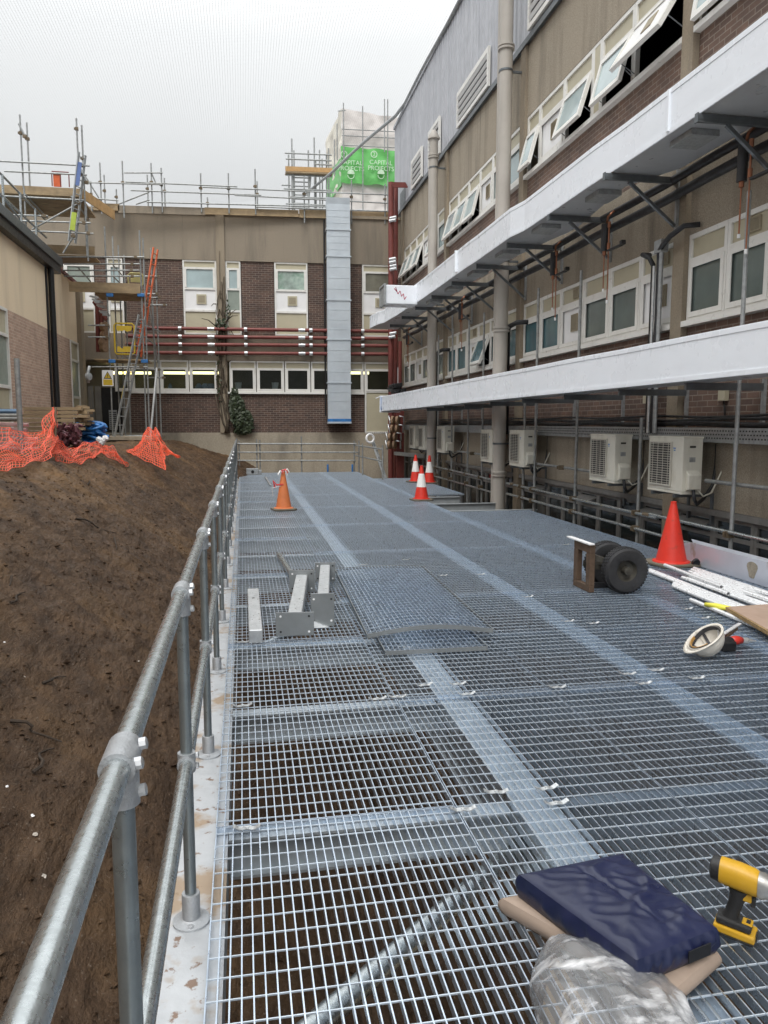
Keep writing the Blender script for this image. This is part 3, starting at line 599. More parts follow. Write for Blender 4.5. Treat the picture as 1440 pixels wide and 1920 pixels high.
MB().path([(.18, -.04, .08), (.26, -.06, -.02), (.40, -.02, .02), (.545, .0, .3), (.545, .0, .6)], .011, 6).build('cable', 'acw', ac, smooth=True)
ACL = [(8.62, .76, 'cream outdoor unit with round fan grille, nearest of the row behind the red cone'), (10.38, .76, 'second cream outdoor unit from the right, left of a scaffold pole'), (14.07, .79, 'cream outdoor unit right in front of the nearer beige waste pipe'), (15.98, .78, 'cream outdoor unit just left of the nearer beige waste pipe'), (20.0, .84, 'cream outdoor unit in front of the farther beige pipe'), (22.3, .84, 'cream outdoor unit second from the far corner'), (23.6, .84, 'farthest cream outdoor unit by the red steel column')]
for k, (y, z, lab) in enumerate(ACL):
    o = ac if k == 0 else copy_tree(ac); o.location = (5.3, y, z); o['label'] = lab
# ================================================================== STEEL PLATFORM
pf = thing('steel_platform', 'long raised steel walkway platform floored with open galvanised grating', 'platform', (2.5, 10, -.04))
G['deckbeam'] = mat('deck_beam_steel', (.40, .43, .45), .5, .5, .14, 7, .08, 40)
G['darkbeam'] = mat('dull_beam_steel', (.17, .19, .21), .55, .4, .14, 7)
def ibeam(p, q, wd, h, tf=.012, zt=-.034):
    p = Vector((*p, 0)); q = Vector((*q, 0)); m = MB()
    m.bar(p + Vector((0, 0, zt - tf / 2)), q + Vector((0, 0, zt - tf / 2)), wd, tf)
    m.bar(p + Vector((0, 0, zt - h / 2)), q + Vector((0, 0, zt - h / 2)), .01, h - 2 * tf - .001)
    m.bar(p + Vector((0, 0, zt - h + tf / 2)), q + Vector((0, 0, zt - h + tf / 2)), wd, tf)
    return m
YE = 25.9
m = MB(); m.box((-.275, -1, -.046), (-.093, YE, -.034)); m.build('edge_plate', 'plate', pf)
m = MB(); m.box((-.105, -1, -.26), (-.095, YE, -.0465)); m.box((-.24, -1, -.26), (-.23, YE, -.0465)); m.build('edge_channel', 'deckbeam', pf)
for x, y1 in ((1.22, YE), (2.56, YE), (3.74, YE)): ibeam((x, -1), (x, y1), .2, .28).build('main_beam', 'deckbeam', pf)
ibeam((5.26, -1), (5.26, 13.7), .1, .24).build('main_beam', 'deckbeam', pf)
ibeam((5.0, 17.3), (5.0, 22.5), .1, .24).build('main_beam', 'deckbeam', pf)
k = 0
for i in range(-2, 18):
    y = 3.04 + 1.335 * i
    for xa, xb in ((-.09, 1.11), (1.33, 2.45), (2.67, 3.63)):
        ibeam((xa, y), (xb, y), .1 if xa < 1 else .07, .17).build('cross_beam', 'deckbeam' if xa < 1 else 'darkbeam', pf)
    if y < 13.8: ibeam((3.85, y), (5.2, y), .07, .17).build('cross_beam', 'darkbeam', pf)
for y, xe in ((14.15, 5.62), (15.45, 5.22), (16.9, 4.85)): ibeam((3.85, y), (xe, y), .1, .22).build('cross_beam', 'deckbeam', pf)
# grating panels: bearing bars along y, twisted cross rods along x
PB, PC = .0353, .0925
def panel_mesh(W, L):
    m = MB(); n = max(1, round(W / PB)); s = W / n
    for i in range(n + 1): x = min(W - .002, max(.002, i * s)); m.box((x - .0022, 0, -.031), (x + .0022, L, 0))
    nb = len(m.f); c = round(L / PC); t = L / c
    for j in range(c): y = (j + .5) * t; m.obox((W / 2, y, -.0032), (W / 2, 0, 0), (0, .0020, 0), (0, 0, .0024))
    nr = len(m.f)
    m.box((0, 0, -.0305), (W, .004, -.0002)); m.box((0, L - .004, -.0305), (W, L, -.0002))
    m.mi = [0] * nb + [1] * (nr - nb) + [0] * (len(m.f) - nr)
    return m
PCACHE = {}
def panel(x0, x1, y0, y1):
    key = (round(x1 - x0, 3), round(y1 - y0, 3))
    if key not in PCACHE:
        o = panel_mesh(x1 - x0 - .006, y1 - y0 - .006).build('grating_panel', ['grate', 'rod'], None); o.parent = pf; PCACHE[key] = o
    else: o = PCACHE[key].copy(); COL.objects.link(o)
    o.parent = pf; o.location = Vector((x0 + .003 + random.uniform(-.0015, .0015), y0 + .003, random.uniform(-.002, .0))) - pf.location
XS = [-.145, .868, 1.836, 2.806, 3.79]
for ci in range(4):
    ys = [-.98, 1.70, 4.37, 7.04, 9.71, 12.38, 15.05, 17.72, 20.39, 23.06, 25.73]
    if ci == 0: ys = [-.98, .37, 3.04, 5.71, 8.38, 11.05, 13.72, 16.39, 19.06, 21.73, 24.4, 25.73]
    for a, b in zip(ys, ys[1:]): panel(XS[ci], XS[ci + 1], a, b)
for x0, x1 in ((3.79, 4.54), (4.54, 5.31)):
    ys = [-.98, 1.70, 4.37, 7.04, 9.71, 12.38, 13.72]
    for a, b in zip(ys, ys[1:]): panel(x0, x1, a, b)
for a, b in ((17.2, 19.87), (19.87, 22.54)): panel(3.79, 5.05, a, b)
# saddle clips
cm = MB(); pts = []
for i in range(13): u = i / 12; pts.append((-.055 + .11 * u, 0, .004 + .012 * abs(math.cos(u * math.pi * 2)) ** 2 * (1 if abs(u - .5) > .2 else .25)))
for (a, b) in zip(pts, pts[1:]): cm.bar(a, b, .026, .004)
cm.lathe([(.001, .006), (.009, .006), (.009, .013), (.001, .014)], (0, 0, 0), n=8)
clip0 = None
for (px, py) in ((930, 1487), (1025, 1480), (1043, 1508), (868, 1520), (1045, 1290), (1177, 1265), (1230, 1258), (1207, 1283), (1306, 1273), (463, 1555), (455, 1325), (708, 1312), (745, 1308), (795, 1286), (858, 1284), (875, 1303), (1065, 1166), (1112, 1170), (1288, 1143), (1320, 1160), (760, 1215), (1060, 1022), (830, 1080), (900, 1078), (455, 1205), (990, 1120), (680, 1060), (760, 1050)):
    p = onz(px, py)
    if clip0 is None: clip0 = cm.build('grating_clip', 'galvb', None); clip0.parent = pf; o = clip0
    else: o = clip0.copy(); COL.objects.link(o); o.parent = pf
    o.location = p - pf.location; o.rotation_euler = (0, 0, random.uniform(-.15, .15))
# things lying under the platform
tag(MB().tube(onz(560, 1950, -.28), onz(985, 1575, -.22), .042, 16).build('brace_tube', 'galv', smooth='auto', org=(.9, 2.4, -.5)), 'galvanised tube slanting under the near end of the grating', 'tube')
m = MB(); m.obox((1.45, 2.35, -.78), (.16, .28, .05), (-.28, .42, -.06), (0, 0, .012)); tag(m.build('plywood_offcut', 'board', org=(1.45, 2.35, -.78)), 'pale plywood offcut lying on the soil under the grating by the cushions', 'board')
m = MB(); m.tube((.1, 6.6, -.3), (1.0, 7.4, -.2), .035, 12); tag(m.build('brace_tube', 'galv', smooth='auto', org=(.5, 7, -.3)), 'galvanised tube slanting under the grating near the stub posts', 'tube')
# ================================================================== LEFT HANDRAIL
hr = thing('handrail', 'long galvanised tube handrail with two rails along the left edge of the grating', 'handrail', (-.205, 12, -.034))
XR, ZT, ZM = -.205, 1.10, .53
m = MB(); m.tube((XR, -.6, ZT), (XR, 25.9, ZT), .0215, 28); m.build('top_rail', 'galv', hr, smooth='auto')
m = MB(); m.tube((XR, -.6, ZM), (XR, 25.9, ZM), .0215, 24); m.build('mid_rail', 'galv', hr, smooth='auto')
fit = MB(); fit.tube((0, -.045, 0), (0, .045, 0), .0285, 24); fit.tube((0, 0, -.075), (0, 0, -.02), .028, 20)
sc1 = MB(); sc1.lathe([(.001, -.004), (.0105, -.004), (.0105, .007), (.006, .009), (.006, .004), (.001, .004)], (.030, 0, 0), (1, 0, .15), 8)
mid = MB(); mid.tube((0, 0, -.032), (0, 0, .032), .0288, 22); mid.tube((0, -.034, 0), (0, .034, 0), .0285, 22)
flg = MB(); flg.lathe([(.001, 0), (.062, 0), (.062, .007), (.036, .012), (.030, .016), (.030, .10), (.0285, .103), (.001, .103)], (0, 0, 0), n=28)
flb = MB(); flb.lathe([(.001, .007), (.010, .007), (.010, .014), (.001, .015)], (0, 0, 0), n=8)
post = MB(); post.tube((0, 0, .05), (0, 0, ZT + .034 - .028), .0192, 20)
protos = {}
def part(name, mb, mm, parent, loc, smooth='auto'):
    if name not in protos: protos[name] = o = mb.build(name, mm, None, smooth=smooth); 
    else: o = protos[name].copy(); COL.objects.link(o)
    o.parent = parent; o.location = loc; return o
for i in range(-1, 18):
    y = 2.5 + 1.333 * i
    if i == 17: y = 25.85
    if i == -1: y = 1.245
    L = Vector((XR, y, 0)) - hr.location
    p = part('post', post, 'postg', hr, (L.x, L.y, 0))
    part('base_flange', flg, 'cast', p, (0, 0, 0)); part('rail_fitting', fit, 'cast', p, (0, 0, ZT + .034)); part('mid_fitting', mid, 'cast', p, (0, 0, ZM + .034))
    if i < 10:
        for (dy, dz) in ((.028, .012), (-.03, .004), (0, -.055)): part('grub_screw', sc1, 'chrome', p, (0, dy, ZT + .034 + dz))
        for dz in (.016, -.02): part('grub_screw', sc1, 'chrome', p, (0, .01, ZM + .034 + dz))
    if i < 4:
        for s in (-1, 1): part('flange_bolt', flb, 'chrome', p, (0, s * .047, 0))
# ================================================================== BACK BUILDING (rotated slightly)
BA = -math.atan(.052); B0 = Vector((0, 28.8, 0)); BX = Vector((math.cos(BA), math.sin(BA), 0)); BN = Vector((-math.sin(BA), math.cos(BA), 0))
def bk(px, py, off=0.0):                                     # photo pixel -> (u, z) on the back wall plane (off metres in front)
    d = ray(px, py); o = B0 - BN * off; t = (o - CAM).dot(BN) / d.dot(BN); p = CAM + d * t
    return (p - B0).dot(BX), p.z
bb = thing('rear_block', 'dark brick and weathered concrete block closing the far end of the yard', 'building', B0, rotz=BA, local=True)
zt = bk(450, 404)[1]; zb1 = bk(450, 490)[1]; zw0 = bk(450, 628)[1]; zl1 = bk(450, 677)[1]; zl0 = bk(450, 738)[1]; zbb = bk(450, 811)[1]
UL, UR = -9.5, 6.0
def bbox(name, m, u0, u1, z0, z1, v0=0, v1=.35, par=None):
    return MB().box((u0, v0, z0), (u1, v1, z1)).build(name, m, par or bb)
bbox('parapet_band', 'conc_back', UL, UR, zb1, zt, -.05); bbox('coping', 'column', UL, UR, zt, zt + .10, -.12, .5)
bbox('mid_band', 'conc_back', UL, UR, zl1, zw0, -.03)
bbox('plinth', 'plinth', UL, UR, -2.5, zbb, -.04)
bbox('roof', 'galvd', UL, UR, zt - .3, zt - .1, .36, 12)
bbox('back_wall', 'dark', UL, UR, -2.5, zt - .31, 3.2, 3.5)
ux = lambda px, py=560: bk(px, py)[0]
# upper floor: brick piers between full height windows
def bwin(px0, px1, rows, z0, z1, par=bb):
    u0, u1 = ux(px0), ux(px1); m = MB(); t = .055
    m.box((u0, -.03, z0), (u0 + t, .06, z1)); m.box((u1 - t, -.03, z0), (u1, .06, z1)); m.box((u0 + t, -.03, z0), (u1 - t, .06, z0 + t)); m.box((u0 + t, -.03, z1 - t), (u1 - t, .06, z1))
    zs = [bk(450, r)[1] for r in (505, 543, 584)]
    for z in zs: m.box((u0 + t, -.03, z - .035), (u1 - t, .06, z + .035))
    a, b = u0 + t, u1 - t; zz = [z0] + zs[::-1] + [z1]
    m.box((a, -.04, zs[1] + .035), (a + .07, .05, zs[0] - .035)); m.box((b - .07, -.04, zs[1] + .035), (b, .05, zs[0] - .035))
    o = m.build('window', 'upvc', par)
    for k, mm in enumerate(rows):
        za, zb = zz[k] + (.035 if k else t), zz[k + 1] - (.035 if k < 3 else t)
        MB().box((a, .01, za), (b, .025, zb)).build({'beige': 'beige_panel', 'wpanel': 'white_panel'}.get(mm, 'pane'), mm, o)
        if mm == 'wpanel':
            c = (a + b) / 2 + (.04 if b - a > 1 else 0); v = MB(); zc = (za + zb) / 2 + .02; v.box((c - .17, -.02, zc - .17), (c + .17, .008, zc + .17)); v.build('vent', 'beige', o)
            v = MB(); v.box((c - .12, -.026, zc - .12), (c + .12, -.0205, zc + .12)); v.build('vent_grille', 'vent', o)
G['mglass'] = mat('painted_reflection_glass', (.30, .38, .33), .08, 0, .5, 2.0, spec=.8, stains=((2.5, (.10, .22, .14), (1, 1, 1), .5, .7, .8),))  # reflected sheeting is painted as green blotches in the pane colour
G['cglass'] = mat('curtained_glass', (.17, .165, .13), .1, 0, .3, 2, spec=.7)
W = [(344, 407, ('beige', 'wpanel', 'pglass', 'beige')), (424, 452, ('beige', 'blind', 'pglass', 'beige')), (515, 577, ('beige', 'wpanel', 'mglass', 'beige')), (679, 741, ('beige', 'wpanel', 'cglass', 'beige')), (203, 232, ('beige', 'wpanel', 'pglass', 'beige')), (122, 178, ('beige', 'wpanel', 'blind', 'beige'))]
for a, b, r in W: bwin(a, b, r, zw0, zb1)
for a, b in ((235, 343), (453, 514), (578, 678), (741.5, 800), (60, 121), (179, 202)): bbox('brick_pier', 'brick_y', ux(a) + .003, ux(b), zw0, zb1)
bbox('column', 'column', ux(407.5), ux(423.5), zbb, zt - .02, -.10, .1)
# ground floor strip windows
zt2 = bk(450, 692)[1]
def lwin(px0, px1, mm='seeglass', lamp=None):
    u0, u1 = ux(px0, 700), ux(px1, 700); m = MB(); t = .05
    m.box((u0, -.03, zl0 + .06), (u0 + t, .06, zl1)); m.box((u1 - t, -.03, zl0 + .06), (u1, .06, zl1)); m.box((u0 + t, -.03, zl0 + .06), (u1 - t, .06, zl0 + .12)); m.box((u0 + t, -.03, zl1 - t), (u1 - t, .06, zl1)); m.box((u0 + t, -.03, zt2 - .04), (u1 - t, .06, zt2 + .04))
    m.box((u0 + t, -.045, zl0 + .12), (u0 + t + .06, .04, zt2 - .04)); m.box((u1 - t - .06, -.045, zl0 + .12), (u1 - t, .04, zt2 - .04)); m.box((u0 + t + .06, -.045, zl0 + .12), (u1 - t - .06, .04, zl0 + .17))
    o = m.build('window', 'upvc', bb)
    MB().box((u0 + t, .01, zt2 + .04), (u1 - t, .025, zl1 - t)).build('transom_panel', 'beige', o)
    MB().box((u0 + t, .012, zl0 + .12), (u1 - t, .018, zt2 - .04)).build('pane', mm, o)
for a, b in ((300, 354), (355, 408), (430, 480), (481, 533), (534, 582), (583, 632), (633, 682), (683, 741), (246, 299), (215, 245)): lwin(a + .3, b - .3)
bbox('window_sill', 'upvc', ux(246, 738), ux(683, 738), zl0 - .01, zl0 + .058, -.1, .06)
bbox('brick_wall', 'brick_y', ux(246, 780), ux(683, 780), zbb, zl0 - .012)
m = MB(); u0, u1 = ux(684, 770), ux(744, 770); m.box((u0, -.04, zbb - .05), (u0 + .06, .05, zl0 + .055)); m.box((u1 - .06, -.04, zbb - .05), (u1, .05, zl0 + .055)); m.box((u0 + .06, -.04, zbb - .05), (u1 - .06, .05, zbb + .03)); o = m.build('panel_frame', 'upvc', bb)
MB().box((u0 + .06, 0, zbb + .03), (u1 - .06, .02, zl0 + .055)).build('lower_panel', 'beige', o)
# lit rooms behind the ground floor windows
bbox('room_back', 'room', UL, UR, zbb, zl1 + .2, 2.6, 2.7); bbox('room_ceiling', 'room', UL, UR, zl1 - .05, zl1 + .05, .4, 2.59); bbox('upper_room_back', 'dark', UL, UR, zw0, zb1, .6, .7)
for px in (332, 383, 667, 256, 226):
    u, z = bk(px, 699, -1.4); MB().box((u - .52, 1.40, z - .05), (u + .52, 1.52, z + .05)).build('fluorescent_tube', 'lamp', bb)
G['clutter'] = mat('blue_white_clutter', (.30, .38, .48), .7, 0, .4, 6)
for px, w_ in ((372, .3), (384, .35), (392, .28), (396, .3), (318, .16)):
    m = MB(); u, z = bk(px, 727, -.4); m.lathe([(.001, 0), (w_ * .5, .02), (w_ * .45, .2), (w_ * .2, .3), (.001, .31)], (u, .55, z - .14), n=10); m.build('shelf_clutter', 'clutter', bb, smooth=True)
for px in (447, 516):
    m = MB(); u, z = bk(px, 727, -.2); m.lathe([(.001, 0), (.10, 0), (.13, .24), (.115, .24), (.09, .02), (.001, .02)], (u, .22, z - .05), n=14); m.build('plant_pot', 'wpanel', bb, smooth='auto')
# dark entrance recess at the left end, with grey door leaves
bbox('entrance_recess', 'dark', ux(176, 760), ux(245, 760), 1.0, zl0 + .2, .34, .4)
G['greydoor'] = mat('grey_door', (.16, .15, .13), .5, 0, .15, 3)
for a, b in ((178, 189), (228, 245), (165, 175)):
    o = bbox('door_leaf', 'greydoor', ux(a, 760), ux(b, 760), 1.15, zl0 + .25, .1, .16)
    MB().box((ux(a, 760) + .1, .09, 2.0), (ux(b, 760) - .1, .0995, zl0 + .1)).build('door_panel', 'conc_back', o)
m = MB(); u0, u1 = ux(202, 780), ux(217, 780); m.box((u0, .2, 1.4), (u1, .25, 2.1))
o = m.build('door_grille', 'galvd', bb)
m = MB()
for k in range(9): m.box((u0 + .02, .19, 1.44 + k * .07), (u1 - .02, .199, 1.47 + k * .07))
m.build('grille_slats', 'dark', o)
# red oxide pipes along the back wall
def red_pipe(ya, yb, lab, off=.28):
    u0, z0 = bk(236, ya, off); u1, z1 = bk(741, yb, off)
    t = thing('red_pipe', lab, 'pipe', B0, 'red pipes across the rear block', rotz=BA, local=True)
    MB().tube((u0, -off, z0), (u1, -off, z1), .062, 14).build('pipe_run', 'redpipe', t, smooth='auto')
    for px in (338, 461, 583, 680):
        u = bk(px, 640, off)[0]; z = lerp(z0, z1, (u - u0) / (u1 - u0))
        q = MB(); q.tube((u - .055, -off, z), (u + .055, -off, z), .082, 16); q.build('silver_clamp', 'chrome', t, smooth='auto')
        q = MB(); q.box((u - .05, -off + .1, z - .05), (u + .05, -.05, z + .05)); q.build('pipe_bracket', 'strut', t)
    for px in (396, 566):
        u = bk(px, 640, off)[0]; z = lerp(z0, z1, (u - u0) / (u1 - u0)); q = MB(); q.tube((u - .12, -off, z), (u + .12, -off, z), .066, 14); q.tube((u - .025, -off, z), (u + .025, -off, z), .08, 14); q.build('coupling', 'chrome', t, smooth='auto')
for (a, b, lab) in ((614.5, 621.5, 'topmost of the four red pipes across the rear wall'), (630, 635, 'second red pipe from the top across the rear wall'), (645, 648.5, 'third red pipe from the top across the rear wall'), (661, 664, 'lowest of the four red pipes across the rear wall')): red_pipe(a, b, lab)
# silver vertical duct
t = thing('vertical_duct', 'tall square silver duct rising up the rear wall with blue tape at its foot', 'duct', B0, rotz=BA, local=True)
off = .62; u0, u1 = bk(613.5, 560, off)[0], bk(657, 560, off)[0]; zd0, zd1 = bk(636, 793, off)[1], bk(632, 382, off)[1]
js = [bk(635, y, off)[1] for y in (787, 717, 636, 562, 480, 430)] + [zd1]
for k, (a, b) in enumerate(zip(js, js[1:])):
    m = MB(); m.box((u0, -off, a + .012), (u1, -.08, b - .012))
    n = 4
    for j in range(1, n): z = lerp(a, b, j / n); m.box((u0 - .004, -off - .008, z - .012), (u1 + .004, -.09, z + .012))
    m.build('duct_section', 'duct', t)
    if k: m = MB(); m.box((u0 - .035, -off - .035, a - .035), (u1 + .035, -.06, a + .011)); m.build('flange', 'duct', t)
m = MB(); m.obox(((u0 + u1) / 2, -.36, zd1 + .12), ((u1 - u0) / 2, 0, 0), (0, .26, .05), (0, -.02, .14)); m.build('top_bend', 'duct', t)
m = MB(); m.box((u0 - .02, -off - .02, zd0 - .02), (u1 + .02, -.07, zd0 + .045)); m.build('foot_rim', 'duct', t)
m = MB(); m.box((u0 - .006, -off - .012, zd0 + .046), (u1 + .006, -.075, zd0 + .15)); m.build('blue_tape', 'blue', t)
tag(MB().tube((bk(609, 560, .3)[0], -.2, bk(600, 790)[1] + .2), (bk(609, 560, .3)[0], -.2, zt - .1), .03, 8).build('conduit', 'black', bb), 'x', 'x')
o = bb.children[-1]
for c in bb.children:
    if c.name.startswith('conduit'): del c['label']; del c['category']
# red steel riser in the far corner with lagged stubs
t = thing('red_riser', 'group of red oxide risers in the far corner with silver clamps and lagged stubs', 'pipe riser', (4.75, 27, -1.5))
def rp(px, Y): return ony(px, 700, Y).x
for (px, Y, r, y0, y1) in ((733, 27.3, .10, 890, 342), (742, 27.7, .075, 890, 350), (750, 27.2, .07, 890, 640)):
    x = rp(px, Y); MB().tube((x, Y, -1.5), (x, Y, ony(px, y1, Y).z), r, 14).build('riser_pipe', 'redpipe', t, smooth='auto')
x = rp(751.5, 26.9); MB().box((x - .14, 26.9, -1.5), (x + .12, 27.06, ony(750, 765, 26.9).z)).build('red_post', 'redpipe', t)
for k, (yy) in enumerate((343, 347, 351, 356)):
    a = ony(733, yy, 27.3); b = ony(752, yy - 3, 27.3); MB().bar((a.x, 27.3 - k * .12, a.z), (5.75, 27.3 - k * .12, a.z + .02), .05, .05).build('wall_arm', 'redpipe', t)
for yy in (410, 415, 487, 493, 500, 506, 626, 633):
    a = ony(734 + (yy % 3), yy, 27.15); MB().tube((a.x - .09, 27.15, a.z), (a.x + .12, 27.05, a.z + .03), .06, 12).build('silver_clamp', 'chrome', t, smooth='auto')
G['lag'] = mat('brown_lagging', (.33, .22, .14), .8, 0, .25, 14)
for k, (px, yy) in enumerate(((742, 788), (741, 804), (737, 819), (736, 834))):
    a = ony(px, yy, 26.7)
    for j in (0, 1): MB().lathe([(.06, -.05), (.15, -.04), (.15, .04), (.06, .05)], (a.x - .10 + j * .17, 26.7, a.z), (.8, -.5, 0), 16).build('lagging_ring', 'lag', t, smooth='auto')
    MB().path([(a.x - .26, 26.68, a.z + .16), (a.x - .2, 26.66, a.z - .1), (a.x - .22, 26.66, a.z - .17)], .025, 8).build('silver_band', 'chrome', t, smooth=True); m = MB(); m.path([(a.x + .1, 26.6, a.z + .14), (a.x + .26, 26.6, a.z + .12), (a.x + .27, 26.6, a.z - .14)], .03, 8); m.build('silver_band', 'chrome', t, smooth=True)
m = MB(); a = ony(741, 850, 26.8); m.bar((a.x, 26.8, a.z), (5.8, 24.2, a.z), .1, .12); tag(m.build('steel_rail', 'galvd', org=a), 'grey steel channel bolted to the red riser at the far corner', 'rail')
# climbing vine on the column
G['leaf'] = mat('dark_ivy_leaf', (.028, .042, .016), .6, 0, .5, 9); G['vine'] = mat('dry_vine_stem', (.085, .065, .045), .9, 0, .35, 20)
t = thing('ivy', 'ivy with bare brown stems climbing the column and a dark leafy clump below', 'plant', B0, rotz=BA, local=True)
m = MB(); rr = random.Random(3)
for s in range(7):
    px = 410 + rr.uniform(-5, 7) + s * .3; pts = []
    for k in range(15):
        y = lerp(812, rr.uniform(470, 640) if s % 3 else 545, k / 14); dx = 12 * max(0, (y - 740) / 70) + 5 * math.sin(k * .9 + s) + rr.uniform(-2, 2)
        u, z = bk(px + dx + 4, y, .13); pts.append((u, -.13 - rr.uniform(0, .04), z))
    m.path(pts, [.026 - .0012 * k for k in range(15)], 5)
for (x0, y0, x1, y1) in ((405, 612, 378, 597), (424, 605, 443, 580), (426, 600, 446, 592), (428, 612, 440, 632), (405, 570, 396, 574), (428, 680, 440, 676)):
    a = bk(x0, y0, .15); c = bk(x1, y1, .3); m.path([(a[0], -.15, a[1]), (lerp(a[0], c[0], .5), -.26, lerp(a[1], c[1], .6) + .05), (c[0], -.3, c[1])], [.022, .018, .01], 5)
m.build('stems', 'vine', t, smooth=True)
lf = MB()
def leaves(cx, cy, rx, ry, n, off0, off1, sz):
    for _ in range(n):
        a = rr.uniform(0, 6.28); q = math.sqrt(rr.random()); px = cx + rx * q * math.cos(a); py = cy + ry * q * math.sin(a)
        u, z = bk(px, py, off0); c = Vector((u, -rr.uniform(off0, off1), z)); s = sz * rr.uniform(.6, 1.3)
        x = Vector((rr.uniform(-1, 1), rr.uniform(-.5, .5), rr.uniform(-1, 1))).normalized() * s; y = x.cross(Vector((rr.uniform(-.4, .4), -1, rr.uniform(-.2, .8)))).normalized() * s * .8
        lf.add([c - x, c - y * .8 - x * .2, c + x, c + y * .8 - x * .2], [(0, 1, 2, 3)])
leaves(446, 772, 13, 30, 520, .05, .4, .075); leaves(458, 790, 17, 22, 330, .05, .35, .07); leaves(440, 760, 9, 34, 160, .05, .3, .07); leaves(466, 800, 10, 10, 90, .05, .3, .07); leaves(440, 745, 8, 10, 120, .05, .25, .06); leaves(455, 808, 16, 7, 90, .05, .25, .06)
leaves(416, 610, 12, 12, 55, .12, .35, .06); leaves(414, 632, 16, 5, 45, .1, .3, .06); leaves(410, 700, 5, 60, 45, .13, .25, .05); leaves(427, 585, 5, 22, 22, .12, .3, .05)
lf.build('foliage', 'leaf', t)
# ================================================================== LEFT BUILDING
XL = -5.46
lb = thing('low_annexe', 'low pale pebbledash and brick annexe with dark fascia along the left side', 'building', (XL, 16, 1.1))
zbr = onx(57, 601, XL).z; zfa = onx(103, 508, XL).z; zrf = onx(103, 500, XL + .2).z
YN = -4; YF = 28.5; ys = onx(104, 560, XL).y
MB().box((XL - .3, YN, zbr), (XL, YF, zfa + .1)).build('pebbledash_wall', 'conc_left', lb)
def lw(px): return onx(px, 690, XL).y
wy0, wy1 = lw(-60), lw(17.5); w2a, w2b = lw(133), lw(148); zwb = 1.16
MB().box((XL - .3, wy1, 1.0), (XL - .003, w2a, zbr)).build('brick_wall', 'brick_l', lb); MB().box((XL - .3, w2b, 1.0), (XL - .003, YF, zbr)).build('brick_wall', 'brick_l', lb); MB().box((XL - .3, YN, 1.0), (XL - .003, wy0, zbr)).build('brick_wall', 'brick_l', lb)
def lwin2(y0, y1):
    m = MB(); t = .07; x0, x1 = XL - .06, XL + .03; z1 = zbr - .003
    bars(m, x0, x1, y0 + .003, y1 - .003, zwb - .1, z1, t); za, zb = lerp(zwb, z1, .42), lerp(zwb, z1, .80)
    for z in (za, zb): m.box((x0, y0 + t, z - .04), (x1, y1 - t, z + .04))
    o = m.build('window', 'upvc', lb); t += .003
    MB().box((XL - .03, y0 + t, zb + .04), (XL - .02, y1 - t, z1 - .07)).build('transom_panel', 'beige', o); MB().box((XL - .03, y0 + t, za + .04), (XL - .02, y1 - t, zb - .04)).build('pane', 'blind', o); MB().box((XL - .03, y0 + t, zwb - .03), (XL - .02, y1 - t, za - .04)).build('lower_panel', 'beige', o)
lwin2(wy0, wy1); lwin2(w2a, w2b)
yc = onx(104, 560, XL).y
MB().box((XL - 8, YN, zfa + .1), (XL + .26, yc, zfa + .34)).build('fascia', 'strut', lb, bevel=.015)
MB().box((XL - .28, YN, zfa - .12), (XL + .20, yc - .05, zfa + .098)).build('soffit', 'black', lb)
MB().box((XL - .3, yc + .005, zfa + .101), (XL + .06, YF, zfa + .2)).build('coping', 'redpipe', lb)
MB().box((XL - 8, yc + .005, zfa + .05), (XL - .301, YF, zfa + .15)).build('roof', 'strut', lb)
yp = onx(101, 640, XL + .1).y
MB().tube((XL + .11, yp, 1.1), (XL + .11, yp, zfa + .05), .085, 14).build('downpipe', 'black', lb, smooth='auto')
MB().box((XL - .002, yp + .12, 1.1), (XL + .035, yp + .4, zfa + .05)).build('pilaster', 'conc_left', lb)
MB().tube((XL + .03, yp - .25, 1.2), (XL + .03, yp - .25, zfa), .03, 8).build('thin_pipe', 'black', lb, smooth='auto')
MB().box((XL - .002, YF - .5, 1.0), (XL + .14, YF, zfa + .09)).build('corner_post', 'column', lb)
t = thing('fire_sign', 'red and white notice board leaning in the far annexe window', 'sign', (XL + .05, lw(141), 1.7))
yy = lw(140); MB().box((XL + .035, yy - .35, 1.5), (XL + .05, yy + .28, 2.05)).build('board', G['wpanel'], t)
m = MB(); m.box((XL + .051, yy - .25, 1.55), (XL + .058, yy - .05, 1.98)); m.box((XL + .051, yy + .0, 1.6), (XL + .058, yy + .18, 1.9)); m.build('red_mark', 'redmark', t)
# ================================================================== SCAFFOLDING
def scaf(name, lab, cat, loc, group=None): return thing(name, lab, cat, loc, group)
def stube(t, p, q, r=.0242, name='tube', m='tubescaf', n=8): return MB().tube(p, q, r, n).build(name, m, t, smooth='auto')
cpl = MB(); cpl.box((-.045, -.04, -.04), (.045, .04, .04)); cpl.tube((-.06, .0, .03), (-.06, 0, -.03), .014, 6)
def coup(t, p, blue=False):
    if 'cp' not in protos: protos['cp'] = o = cpl.build('coupler', 'coupler', None)
    else: o = protos['cp'].copy(); COL.objects.link(o)
    o.parent = t; o.location = Vector(p) - Vector(ORG[t.name]); o.rotation_euler = (0, 0, random.uniform(-.3, .3)); ORG[o.name] = ORG[t.name]; return o
